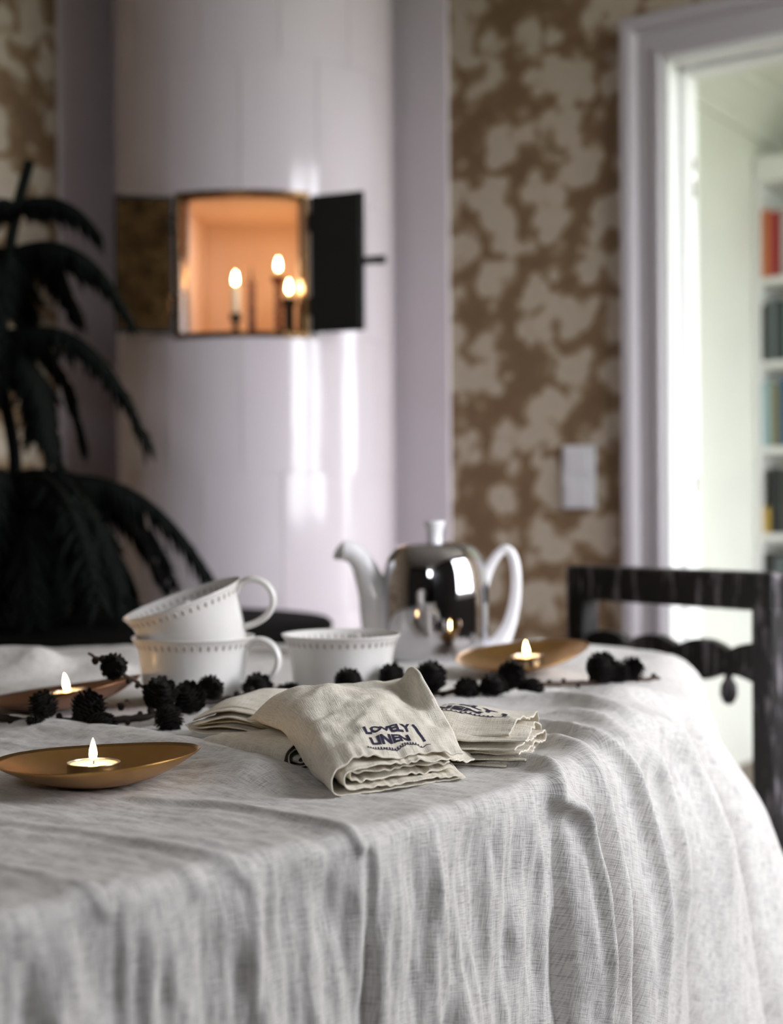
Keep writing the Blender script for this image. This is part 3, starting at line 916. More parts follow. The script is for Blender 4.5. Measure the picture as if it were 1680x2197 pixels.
def ridge_field(X, Y):
    out = np.zeros_like(X)
    for pts, h, wl, wr, fade in RIDGES:
        tail = 0.20 if pts[-1][0] > 0.16 and pts[-1][1] < 1.9 and len(pts) > 4 else 0.0
        pts = np.array(catmull(pts, 5))
        best = np.full(X.shape, 1e9); sgn = np.zeros_like(X); along = np.zeros_like(X)
        lo, hi = pts.min(0) - 4 * max(wl, wr), pts.max(0) + 4 * max(wl, wr)
        sel = (X > lo[0]) & (X < hi[0]) & (Y > lo[1]) & (Y < hi[1])
        if not sel.any():
            continue
        x, y = X[sel], Y[sel]
        bb = np.full(x.shape, 1e9); ss = np.zeros_like(x); aa = np.zeros_like(x)
        L = 0.0
        for p, q in zip(pts[:-1], pts[1:]):
            d = q - p
            l = np.hypot(*d)
            if l < 1e-9:
                continue
            t = np.clip(((x - p[0]) * d[0] + (y - p[1]) * d[1]) / l ** 2, 0, 1)
            ex, ey = x - p[0] - t * d[0], y - p[1] - t * d[1]
            dd = np.hypot(ex, ey)
            m = dd < bb
            bb[m] = dd[m]; ss[m] = np.sign(d[0] * ey - d[1] * ex)[m]; aa[m] = L + t[m] * l
            L += l
        w = np.where(ss > 0, wr, wl)            # left of the running direction is the far side
        g = h / (1 + (bb / w) ** 2 * 0.9) ** 2.2
        g *= sstep(-0.2 * fade, fade, aa) * (sstep(0.0, max(fade, tail), L - aa) * 0.95 + 0.05)
        g *= 0.6 + 0.4 * sstep(0.0, 0.5 * L, aa)
        out[sel] += g
    return out
wr_dir = np.array(top_pt(760, 1790)) - np.array(top_pt(0, 1700)); wr_dir /= np.hypot(*wr_dir)
def wrinkle(X, Y):
    a = X * wr_dir[0] + Y * wr_dir[1]; b = -X * wr_dir[1] + Y * wr_dir[0]
    f = 0.0016 * pn(a * 9, b * 34, 1) + 0.0010 * pn(a * 22, b * 70, 2) + 0.0005 * pn(a * 60, b * 130, 3)
    g = 0.0040 * pn(X * 7, Y * 7, 4) + 0.0014 * pn(X * 24, Y * 24, 5)
    near = 1 - sstep(1.15, 1.5, Y)
    return f * (0.5 + 0.7 * near) + g * (0.35 + 0.65 * sstep(1.1, 1.5, Y))
def top_h(X, Y):
    X = np.asarray(X, float); Y = np.asarray(Y, float)
    return ridge_field(np.atleast_1d(X), np.atleast_1d(Y)) + wrinkle(np.atleast_1d(X), np.atleast_1d(Y))

def build_cloth():
    C = np.array([-0.42, 1.28])
    r = RAD(s_list); fl = FLARE(s_list)
    NTOP, NARC, NDROP = 230, 10, 150
    DEEP = 0.46 - 0.22 * sstep(S_BACK - 0.05, S_BACK + 0.12, s_list)
    ns = len(s_list)
    inx, iny = Ex - Nx * r, Ey - Ny * r
    w = 1 - (1 - np.linspace(0, 1, NTOP)) ** 1.0
    w = 0.02 + 0.98 * w
    TX = C[0] + (inx[None] - C[0]) * w[:, None]; TY = C[1] + (iny[None] - C[1]) * w[:, None]
    hz = ridge_field(TX, TY) + wrinkle(TX, TY)
    top = np.stack([TX, TY, TZ + hz], -1)
    topuv = np.stack([TX, TY], -1)
    rows_, uvs = [top], [topuv]
    arcs = [(k / NARC) for k in range(1, NARC + 1)]
    S2 = s_list
    def small(UX, UY, depth):
        """fine vertical creases of the hanging cloth"""
        k = sstep(0.0, 0.05, depth)
        g = 0.0040 * pn(S2 * 22 + 0.5 * pn(S2 * 4, depth * 6, 15), depth * 3.5 + S2 * 0.5, 11) + 0.0036 * pn(S2 * 46, depth * 8.0, 12) + 0.0016 * pn(S2 * 110, depth * 24.0, 13)
        left = 1.85 - 1.30 * sstep(s_of_px(1050), s_of_px(1300), S2)
        big = 0.012 * pn(S2 * 7.0, depth * 1.2, 14) * (0.35 + 0.65 * sstep(0.02, 0.3, depth))
        return (g * left + big) * k
    prof = []
    for t in arcs:
        a = t * r * math.pi / 2
        th = t * math.pi / 2
        prof.append((a, -r + r * math.sin(th), -(r - r * math.cos(th)), math.sin(th), math.cos(th)))
    for k in range(1, NDROP + 1):
        q = DEEP * k / NDROP
        flq = fl * q * (1 - 0.35 * q / DEEP)
        prof.append((r * math.pi / 2 + q, flq, -(r + q), np.ones_like(r), np.zeros_like(r)))
    for a, off, dz, nn, nz in prof:
        UX, UY = Ex + Nx * (a - r), Ey + Ny * (a - r)
        depth = np.maximum(0, -dz)
        dsp = ridge_field(UX, UY) + rolls(S2, depth) + wrinkle(UX, UY) * (1 - sstep(0, 0.03, depth)) + small(UX, UY, depth)
        P = np.stack([Ex + Nx * (off + dsp * nn), Ey + Ny * (off + dsp * nn), TZ + dz + dsp * nz], -1)
        rows_.append(P[None]); uvs.append(np.stack([UX, UY], -1)[None])
    V = np.concatenate(rows_, 0); U = np.concatenate(uvs, 0)
    nr = V.shape[0]
    # uv that follows the hanging threads: along the edge and down, in metres
    idx = np.arange(nr * ns).reshape(nr, ns)
    a = idx[:-1, :]; b = idx[1:, :]
    quads = np.stack([a, b, np.roll(b, -1, 1), np.roll(a, -1, 1)], -1).reshape(-1, 4)
    me = bpy.data.meshes.new('tablecloth')
    nvt = nr * ns
    me.vertices.add(nvt + 1)
    cen = np.array([C[0], C[1], TZ + float(top_h(C[0], C[1])[0])])
    me.vertices.foreach_set('co', np.concatenate([V.reshape(-1), cen]))
    tri = np.stack([np.full(ns, nvt), idx[0], np.roll(idx[0], -1)], -1)
    nq, ntri = len(quads), len(tri)
    loops = np.concatenate([quads.reshape(-1), tri.reshape(-1)])
    me.loops.add(len(loops))
    me.loops.foreach_set('vertex_index', loops.astype(np.int32))
    me.polygons.add(nq + ntri)
    me.polygons.foreach_set('loop_start', np.concatenate([np.arange(nq) * 4, nq * 4 + np.arange(ntri) * 3]).astype(np.int32))
    me.polygons.foreach_set('use_smooth', np.ones(nq + ntri, bool))
    # threads run square to the front edge
    fd = np.array(E[4]) - np.array(E[1]); fd /= np.hypot(*fd)
    uu = U[..., 0] * fd[0] + U[..., 1] * fd[1]; vv = -U[..., 0] * fd[1] + U[..., 1] * fd[0]
    uvv = np.concatenate([np.stack([uu, vv], -1).reshape(-1, 2), [[C[0] * fd[0] + C[1] * fd[1], -C[0] * fd[1] + C[1] * fd[0]]]])
    lay = me.uv_layers.new(name='UVMap')
    lay.data.foreach_set('uv', uvv[loops].reshape(-1).astype(np.float32))
    me.update(calc_edges=True)
    me.validate()
    return me
cloth = link('tablecloth', build_cloth(), MAT['linen'])
tag(cloth, 'off-white crumpled linen tablecloth hanging in folds over the table edge', 'tablecloth')

# the table underneath
tab = thing('dining_table', 'dining table wholly covered by the off-white linen tablecloth', 'table', (-0.42, 1.28, 0))
poly = [(float(x - nx * k + 0.42), float(y - ny * k - 1.28)) for x, y, nx, ny, k in zip(Ex[::25], Ey[::25], Nx[::25], Ny[::25], RAD(s_list)[::25] + 0.012)]
n = len(poly)
tv = [(x, y, TZ - 0.045) for x, y in poly] + [(x, y, TZ - 0.008) for x, y in poly]
tf = [tuple(range(n - 1, -1, -1)), tuple(range(n, 2 * n))] + [(i, (i + 1) % n, n + (i + 1) % n, n + i) for i in range(n)]
MAT['table_wood'] = M('table_wood', (0.16, 0.10, 0.06), 0.5)
link('table_top', mkmesh('tt', tv, tf, smooth=False), MAT['table_wood'], tab)
for lx, ly in ((0.42, 0.10), (0.40, 0.60), (-0.62, 0.45), (-0.55, -0.55)):
    link('leg', bevel_box(lx - 0.035, lx + 0.035, ly - 0.035, ly + 0.035, 0, TZ - 0.044, 0.005), MAT['table_wood'], tab)

def rest(x, y, r):
    """height of the cloth under a round foot"""
    aa = np.linspace(0, 2 * np.pi, 16, endpoint=False)
    X = np.concatenate([[x], x + r * np.cos(aa), x + 0.5 * r * np.cos(aa)]); Y = np.concatenate([[y], y + r * np.sin(aa), y + 0.5 * r * np.sin(aa)])
    h = top_h(X, Y)
    return TZ + float(np.mean(h) * 0.35 + np.max(h) * 0.65)

# ------------------------------------------------------------------ teapot
tp_c = onz(934, 1412)
TD = tp_c.y
tz = rest(tp_c.x, tp_c.y, 0.06) - 0.001
pot = thing('teapot', 'white porcelain teapot in a polished steel cosy, behind the single cup', 'teapot', (tp_c.x, tp_c.y, tz))
prof = [(0.0, 0.004), (0.0660, 0.004), (0.0690, 0.0), (0.0705, 0.002), (0.0712, 0.03), (0.0716, 0.06), (0.0712, 0.085), (0.0700, 0.102), (0.0675, 0.118), (0.0635, 0.131), (0.0580, 0.141), (0.0520, 0.1475),
        (0.0480, 0.1495), (0.0470, 0.1490), (0.0462, 0.1505), (0.0400, 0.1522), (0.0250, 0.1540), (0.0120, 0.1548), (0, 0.1548)]
link('steel_cover', mkmesh('cover', *lathe(catmull(prof[1:13], 4) + prof[13:], 96)), MAT['chrome'], pot)
link('base', mkmesh('pbase', *lathe([(0, 0.0), (0.062, 0.0), (0.066, 0.003), (0.066, 0.0045), (0, 0.0045)], 64)), MAT['porcelain'], pot)
kn = [(0.0105, 0.1535), (0.0098, 0.158), (0.0102, 0.166), (0.0122, 0.174), (0.0140, 0.1795), (0.0140, 0.1815), (0.012, 0.1825), (0, 0.1830)]
link('lid_knob', mkmesh('knob', *lathe(kn, 32)), MAT['porcelain'], pot)
def tpx(pts, dy=0.0):
    return [at(x, y, TD + dy) - Vector(pot.location) for x, y in pts]
sp = [(838, 1392), (828, 1362), (818, 1325), (809, 1285), (794, 1248), (780, 1214), (764, 1193), (747, 1183), (732, 1181)]
sr_ = [0.031, 0.0295, 0.0275, 0.0245, 0.0190, 0.0158, 0.0142, 0.0134, 0.0130]
path = catmull([tuple(p) for p in tpx(sp)], 5)
rad = np.interp(np.linspace(0, 1, len(path)), np.linspace(0, 1, len(sr_)), sr_)
vs, fs = tube(path, rad, 24, cap=False)
# inner wall and dark mouth of the spout
tip = len(path) - 1
inner, _ = tube(path[-8:], [r * 0.72 for r in rad[-8:]], 24, cap=False)
k0 = len(vs)
# cut the mouth on a slant and close lip to the inner wall
lip_n = Vector((-0.70, -0.50, 0.50)).normalized()
c_tip = Vector(path[-1])
for i in range(24):
    for arr, off in ((vs, tip * 24), (inner, 7 * 24)):
        p = Vector(arr[off + i])
        s = (p - c_tip).dot(lip_n)
        t = (Vector(path[-1]) - Vector(path[-2])).normalized()
        arr[off + i] = p - t * (s / max(0.3, t.dot(lip_n))) * 0.9
vs = list(vs) + list(inner)
fs = list(fs)
for i in range(24):
    j = (i + 1) % 24
    fs.append((tip * 24 + i, tip * 24 + j, k0 + 7 * 24 + j, k0 + 7 * 24 + i))
for r_ in range(7):
    for i in range(24):
        j = (i + 1) % 24
        fs.append((k0 + r_ * 24 + i, k0 + (r_ + 1) * 24 + i, k0 + (r_ + 1) * 24 + j, k0 + r_ * 24 + j))
fs.append(tuple(k0 + i for i in range(24)))
link('spout', mkmesh('spout', vs, fs), MAT['porcelain'], pot)
hp = [(1036, 1258), (1046, 1228), (1058, 1203), (1074, 1184), (1089, 1180), (1101, 1196), (1107, 1228), (1107, 1268), (1101, 1310), (1089, 1350), (1070, 1382), (1046, 1402)]
hr = [0.0075, 0.0072, 0.0068, 0.0066, 0.0066, 0.0068, 0.0070, 0.0074, 0.0082, 0.0100, 0.0135, 0.0170]
path = catmull([tuple(p) for p in tpx(hp)], 5)
rad = np.interp(np.linspace(0, 1, len(path)), np.linspace(0, 1, len(hr)), hr)
link('handle', mkmesh('handle', *tube(path, rad, 16)), MAT['porcelain'], pot)

# ------------------------------------------------------------------ cups
def cup_body():
    out = [(0, 0.003), (0.040, 0.003), (0.0425, 0.0), (0.0455, 0.001), (0.0490, 0.006), (0.0515, 0.018), (0.0535, 0.034), (0.0555, 0.048), (0.0575, 0.0565), (0.0605, 0.0625), (0.0630, 0.0660), (0.0628, 0.0672), (0.0615, 0.0670)]
    inn = [(0.0580, 0.0618), (0.0550, 0.0560), (0.0530, 0.048), (0.0508, 0.034), (0.0485, 0.018), (0.0440, 0.0085), (0.0300, 0.0065), (0, 0.0065)]
    return mkmesh('cup_body', *lathe(catmull(out[1:], 3) + catmull(inn, 3), 80))
cup_me = cup_body()
cup_me.materials.append(MAT['stoneware'])
def bead_me():
    parts = []
    n = 46
    for side, r, z in ((1, 0.0586, 0.0588), (-1, 0.0566, 0.0590)):
        for i in range(n):
            a = 2 * math.pi * i / n
            vs, fs = lathe([(0, -0.0034), (0.0013, -0.0020), (0.0017, 0), (0.0012, 0.0020), (0, 0.0034)], 6)
            ca, sa = math.cos(a), math.sin(a)
            vv = []
            for x, y, zz in vs:
                rr = r + side * (0.36 * y + 0.0) + side * 0.45 * zz * side
                vv.append((rr * ca - x * sa, rr * sa + x * ca, z + zz))
            parts.append((vv, fs))
    return mkmesh('beaded_border', *join(*parts))
bd_me = bead_me()
bd_me.materials.append(MAT['bead'])
hpth = catmull([(0.0560, 0, 0.0560), (0.0640, 0, 0.0625), (0.0750, 0, 0.0635), (0.0855, 0, 0.0570), (0.0905, 0, 0.0455), (0.0880, 0, 0.0330), (0.0790, 0, 0.0240), (0.0660, 0, 0.0195), (0.0500, 0, 0.0190)], 5)
hd_me = mkmesh('cup_handle', *tube(hpth, [0.0036] * len(hpth), 12, flat=1.7, up=(0, 0, 1)))
hd_me.materials.append(MAT['stoneware'])
def cup(loc, rot, label):
    t = thing('teacup', label, 'cup', loc, 0.0, 'white stoneware cups on the table')
    t.rotation_euler = rot
    link('body', cup_me, None, t)
    b = link('beaded_border', bd_me, None, t)
    tag(b, kind='stuff')
    link('handle', hd_me, None, t)
    return t
D2 = 1.455
c2 = at(415, 1400, D2)
z2 = rest(c2.x, D2, 0.042) - 0.001
cup((c2.x, D2, z2), (0, 0, math.radians(-12)), 'upright white cup at the bottom of the stacked pair')
# tilted cup sitting inside it
tilt = math.radians(-17.5)
rimc = at(390, 1284, D2)
cup_rot = (math.radians(7.5), tilt, math.radians(-6))
nrm = Matrix.Rotation(cup_rot[2], 3, 'Z') @ Matrix.Rotation(cup_rot[1], 3, 'Y') @ Matrix.Rotation(cup_rot[0], 3, 'X') @ Vector((0, 0, 1))
b1 = rimc - nrm * 0.0665
cup(b1, cup_rot, 'tilted white cup on top of the stacked pair')
D3 = 1.50
c3 = at(733, 1400, D3)
z3 = rest(c3.x, D3, 0.042) - 0.001
cup((c3.x, D3, z3), (0, 0, math.radians(75)), 'single white cup standing in front of the teapot spout')

# ------------------------------------------------------------------ brass dishes and tealights
def dish_mesh(R, depth, wob, th=0.0009, n=96, m=18):
    def P(ro, a, inner):
        rr = R * (1 + wob[0] * math.cos(2 * a + wob[1]) + 0.010 * math.sin(3 * a))
        zr = depth * (1 + wob[2] * math.cos(2 * a + wob[3]) + wob[4] * math.cos(a + wob[5]))
        flat = max(0.0, ro - 0.22) / 0.78
        z = zr * flat ** 1.9 + (th if inner else 0)
        return (rr * ro * math.cos(a), rr * ro * math.sin(a), z)
    vs, fs = [], []
    vs.append((0, 0, th))
    rings = []
    for i in range(1, m + 1):
        k = len(vs)
        vs += [P(i / m, 2 * math.pi * j / n, True) for j in range(n)]
        rings.append(k)
    for i in range(m, 0, -1):
        k = len(vs)
        vs += [P(i / m * (1.003 if i == m else 1), 2 * math.pi * j / n, False) for j in range(n)]
        rings.append(k)
    last = len(vs)
    vs.append((0, 0, 0))
    for j in range(n):
        fs.append((0, rings[0] + j, rings[0] + (j + 1) % n))
        for a, b in zip(rings[:-1], rings[1:]):
            fs.append((a + j, b + j, b + (j + 1) % n, a + (j + 1) % n))
        fs.append((last, rings[-1] + (j + 1) % n, rings[-1] + j))
    return mkmesh('dish', vs, fs)
def dish(cx, cy, R, depth, wob, mat, tilt, label, lift=0.0):
    z = rest(cx, cy, R * 0.3) - 0.0006 + lift
    t = link('tealight_dish', dish_mesh(R, depth, wob), mat, None, (cx, cy, z), tilt)
    tag(t, label, 'dish', 'metal dishes holding tealights')
    return t
def tealight(loc, rot, label):
    t = thing('tealight', label, 'tealight', loc, 0, 'tealights on the table')
    t.rotation_euler = rot
    tin = catmull([(0.0175, 0.0), (0.0184, 0.0008), (0.0187, 0.004), (0.0187, 0.0132)], 3) + [(0.0193, 0.0138), (0.0193, 0.0143), (0.0186, 0.0145), (0.0183, 0.0138), (0.0183, 0.008), (0, 0.008)]
    link('tin', mkmesh('tin', *lathe([(0, 0.0)] + tin, 56)), MAT['alu'], t)
    link('wax', mkmesh('waxm', *lathe([(0.0, 0.0126), (0.004, 0.0126), (0.016, 0.0128), (0.0182, 0.0134), (0.0182, 0.0090), (0, 0.0090)], 48)), MAT['wax'], t)
    link('wick', mkmesh('wk', *tube(catmull([(0, 0, 0.0120), (0.0002, 0, 0.0160), (-0.0012, 0, 0.0190)], 4), 0.0005, 6)), MAT['wick'], t)
    link('flame', flame_mesh(0.0165, 0.0032), MAT['flame'], t, (-0.0003, 0, 0.0152))
    return t
dc = at(208, 1660, 1.022)
d1 = dish(dc.x, 1.022, 0.0715, 0.0185, (0.03, 0.4, 0.06, 0.2, 0.20, 0.35), MAT['brass'], (0, 0, 0), 'nearest brass dish holding a lit tealight, left of the folded napkins')
tealight((dc.x - 0.002, 1.020, d1.location.z + 0.0011), (0, 0, 0), 'lit tealight in the nearest brass dish')
dc = at(140, 1500, 1.40)
d2 = dish(dc.x, 1.40, 0.074, 0.017, (0.03, 0.1, 0.10, 0.6, 0.22, 0.2), MAT['copper'], (0, math.radians(-6), 0), 'dark copper dish with a lit tealight behind the cone twig', 0.004)
tealight((dc.x + 0.004, 1.40, d2.location.z + 0.0022), (0, math.radians(-8), 0), 'lit tealight in the dark copper dish behind the cone twig')
dc = at(1122, 1450, 1.69)
d3 = dish(dc.x, 1.69, 0.078, 0.018, (0.03, 0.0, 0.10, 0.4, 0.28, -0.75), MAT['brass'], (math.radians(3), math.radians(-4), 0), 'brass dish with a lit tealight beside the teapot', 0.004)
tealight((dc.x + 0.005, 1.682, d3.location.z + 0.0020), (math.radians(2), math.radians(-4), 0), 'lit tealight in the brass dish beside the teapot')

# ------------------------------------------------------------------ larch twigs with cones
def cone_mesh(seed):
    r = random.Random(seed)
    parts = []
    H = 1.0
    def env(t):
        return 0.50 * math.sin(math.pi * (0.12 + 0.80 * t)) ** 0.75
    parts.append(lathe([(0, 0)] + [(env(t) * 0.78, t) for t in (0.08, 0.25, 0.45, 0.65, 0.85)] + [(0, 0.97)], 14))
    rings = 9
    for k in range(rings):
        t = 0.05 + 0.86 * k / (rings - 1)
        cnt = max(5, int(15 * env(t) / 0.5))
        for i in range(cnt):
            a = 2 * math.pi * (i + 0.5 * (k % 2)) / cnt + r.uniform(-.12, .12)
            R = env(t)
            op = r.uniform(0.06, 0.13)
            w = 0.115 * r.uniform(0.85, 1.2)
            dr, up = Vector((math.cos(a), math.sin(a), 0)), Vector((0, 0, 1))
            sd = Vector((-math.sin(a), math.cos(a), 0))
            b = dr * (R * 0.66) + up * (t - 0.06)
            mid = dr * (R * 0.93) + up * (t + 0.015)
            tip_ = dr * (R * 0.93 + op) + up * (t + 0.06 + r.uniform(-.02, .05))
            th = up * 0.022
            vs = [b - sd * w * .5, b + sd * w * .5, mid + sd * w, tip_ + sd * w * .45, tip_ - sd * w * .45, mid - sd * w,
                  mid + sd * w - th, tip_ + sd * w * .4 - th, tip_ - sd * w * .4 - th, mid - sd * w - th]
            parts.append((vs, [(0, 1, 2, 5), (5, 2, 3, 4), (9, 8, 7, 6), (4, 3, 7, 8), (2, 6, 7, 3), (5, 4, 8, 9), (0, 9, 6, 1)]))
    me = mkmesh('cone', *join(*parts), smooth=False)
    me.materials.append(MAT['cone'])
    return me
cone_me = [cone_mesh(i) for i in range(4)]
bud_me = mkmesh('bud', *lathe([(0, 0), (0.0018, 0.0004), (0.0024, 0.002), (0.0019, 0.0040), (0, 0.0052)], 8))
bud_me.materials.append(MAT['dark_twig'])
def twig(label, stems, cones, base):
    t = thing('larch_twig', label, 'twig', base)
    rr = random.Random(len(cones))
    for pts, r0, r1, mat in stems:
        P = catmull([tuple(at(x, y, d)) for x, y, d in pts], 8)
        n = len(P)
        P = [Vector(p) + Vector((rr.uniform(-.0006, .0006), 0, rr.uniform(-.0006, .0006))) for p in P]
        rad = [(r0 + (r1 - r0) * i / (n - 1)) * rr.uniform(0.85, 1.15) for i in range(n)]
        link('stem', mkmesh('stem', *tube(rel(t, P), rad, 8)), mat, t)
        for i in range(2, n - 1, 3):
            q = P[i] - Vector(t.location)
            ang = rr.choice([0.6, 2.2, 3.6, 5.2]) + rr.uniform(-.4, .4)
            o = link('bud', bud_me, None, t, q + Vector((0, math.cos(ang), math.sin(ang))) * (rad[i] * 0.6), None)
            o.rotation_euler = (ang - math.pi / 2, 0, 0)
            s = rr.uniform(0.9, 1.6)
            o.scale = (s, s, s)
    for k, (x, y, d, rp, yaw, lean) in enumerate(cones):
        c = at(x, y, d)
        R = rp / F * d
        s = R * 1.95
        o = link('cone', cone_me[k % 4], None, t)
        rot = Matrix.Rotation(yaw, 3, 'Y') @ Matrix.Rotation(lean, 3, 'X')
        o.rotation_euler = rot.to_euler()
        o.scale = (s, s, s * 1.0)
        o.location = c - Vector(t.location) - rot @ Vector((0, 0, 0.5 * s))
    return t
DT, TW = MAT['dark_twig'], MAT['twig']
bl = at(200, 1560, 1.27); bl.z = TZ
twig('dark larch twig with cones in front of the stacked cups',
     [([(-30, 1536, 1.26), (60, 1547, 1.265), (150, 1548, 1.27), (230, 1545, 1.28), (300, 1540, 1.29), (360, 1526, 1.31), (410, 1512, 1.33), (480, 1502, 1.37), (560, 1488, 1.42), (640, 1470, 1.48)], 0.0034, 0.0030, DT),
      ([(190, 1402, 1.30), (240, 1432, 1.30), (290, 1462, 1.305), (330, 1492, 1.31), (352, 1520, 1.31)], 0.0014, 0.0022, TW),
      ([(100, 1574, 1.24), (150, 1566, 1.24), (190, 1552, 1.255), (220, 1546, 1.275)], 0.0018, 0.0026, DT),
      ([(255, 1512, 1.32), (280, 1508, 1.34)], 0.0022, 0.0015, TW)],
     [(243, 1431, 1.30, 27, 0.9, 0.2), (93, 1512, 1.262, 30, -0.4, 0.1), (190, 1517, 1.272, 36, 0.5, -0.3), (76, 1556, 1.25, 22, -1.2, 0.4), (219, 1561, 1.235, 33, 2.4, 0.2),
      (343, 1490, 1.305, 35, 0.3, 0.3), (362, 1543, 1.275, 30, 2.8, 0.2), (407, 1498, 1.325, 34, -0.2, 0.5), (450, 1479, 1.36, 28, 0.8, 0.1), (553, 1478, 1.42, 31, 0.1, 0.3), (622, 1484, 1.43, 20, 0.7, 0)], bl)
bl = at(1100, 1490, 1.47); bl.z = TZ
twig('dark larch twig with cones lying before the teapot and brass dish',
     [([(700, 1492, 1.42), (780, 1488, 1.44), (860, 1487, 1.46), (930, 1488, 1.475), (1010, 1480, 1.48), (1080, 1474, 1.495), (1160, 1470, 1.52), (1240, 1465, 1.55), (1320, 1462, 1.575), (1416, 1455, 1.60)], 0.0032, 0.0020, TW)],
     [(747, 1463, 1.42, 28, 0.2, 0.2), (841, 1452, 1.455, 27, -0.3, 0.2), (923, 1454, 1.475, 33, 0.4, 0.3), (1002, 1482, 1.462, 27, -0.8, 0.2), (1060, 1478, 1.465, 30, 0.2, 0.4), (1096, 1448, 1.485, 30, 0.6, 0.1),
      (1140, 1482, 1.485, 28, 2.2, 0.3), (1291, 1433, 1.565, 32, -0.2, 0.2), (1325, 1444, 1.575, 25, 0.5, 0.2), (1355, 1436, 1.59, 27, 0.9, 0.1)], bl)

# ------------------------------------------------------------------ folded linen napkins
def text_mesh(body, size, offset=0.0):
    cu = bpy.data.curves.new('t', 'FONT')
    cu.body = body
    cu.size = size
    cu.offset = offset
    cu.align_x = 'LEFT'
    cu.resolution_u = 4
    o = bpy.data.objects.new('t', cu)
    COL.objects.link(o)
    dg = bpy.context.evaluated_depsgraph_get()
    me = o.evaluated_get(dg).to_mesh()
    bm = bmesh.new()
    bm.from_mesh(me)
    bmesh.ops.triangulate(bm, faces=bm.faces)
    bmesh.ops.subdivide_edges(bm, edges=[e for e in bm.edges if e.calc_length() > size * 0.22], cuts=2, use_grid_fill=False)
    bmesh.ops.triangulate(bm, faces=bm.faces)
    vs = [(v.co.x, v.co.y) for v in bm.verts]
    bm.verts.index_update()
    fs = [tuple(v.index for v in f.verts) for f in bm.faces]
    bm.free()
    o.evaluated_get(dg).to_mesh_clear()
    bpy.data.objects.remove(o)
    bpy.data.curves.remove(cu)
    return vs, fs
def ribbon(pts, w):
    P = catmull(pts, 5)
    vs, fs = [], []
    for i, p in enumerate(P):
        t = np.array(P[min(i + 1, len(P) - 1)]) - np.array(P[max(i - 1, 0)])
        t = t / (np.hypot(*t) + 1e-9)
        ww = w * (0.7 + 0.5 * abs(math.sin(i * 1.7)))
        vs += [(p[0] - t[1] * ww, p[1] + t[0] * ww), (p[0] + t[1] * ww, p[1] - t[0] * ww)]
    for i in range(len(P) - 1):
        fs.append((2 * i, 2 * i + 1, 2 * i + 3, 2 * i + 2))
    return vs, fs
def stamp_2d():
    """the ink stamp in its own plane, metres, origin at its lower left"""
    S_ = 0.0150
    parts = []
    def put(vf, dx, dy, sx=1.0):
        parts.append(([(x * sx + dx, y + dy) for x, y in vf[0]], vf[1]))
    put(text_mesh('LOVELY', S_, 0.0007), 0.002, 0.0240, 1.08)
    put(text_mesh('LINEN', S_, 0.0007), 0.004, 0.0080, 1.18)
    scr = []
    rs = random.Random(3)
    x = -0.004
    while x < 0.066:
        scr.append((x + 0.0011 * math.cos(x * 1900), 0.0015 + 0.0020 * math.sin(x * 1900) * (0.35 + 0.9 * rs.random()) + 0.0012 * math.sin(x * 160)))
        x += 0.0009
    scr += [(0.070, 0.0018), (0.076, 0.0012)]
    parts.append(ribbon(scr, 0.00055))
    parts.append(ribbon([(0.0640, 0.034), (0.0665, 0.026), (0.0690, 0.016), (0.0705, 0.007)], 0.0016))
    return join(*parts)
STAMP = stamp_2d()

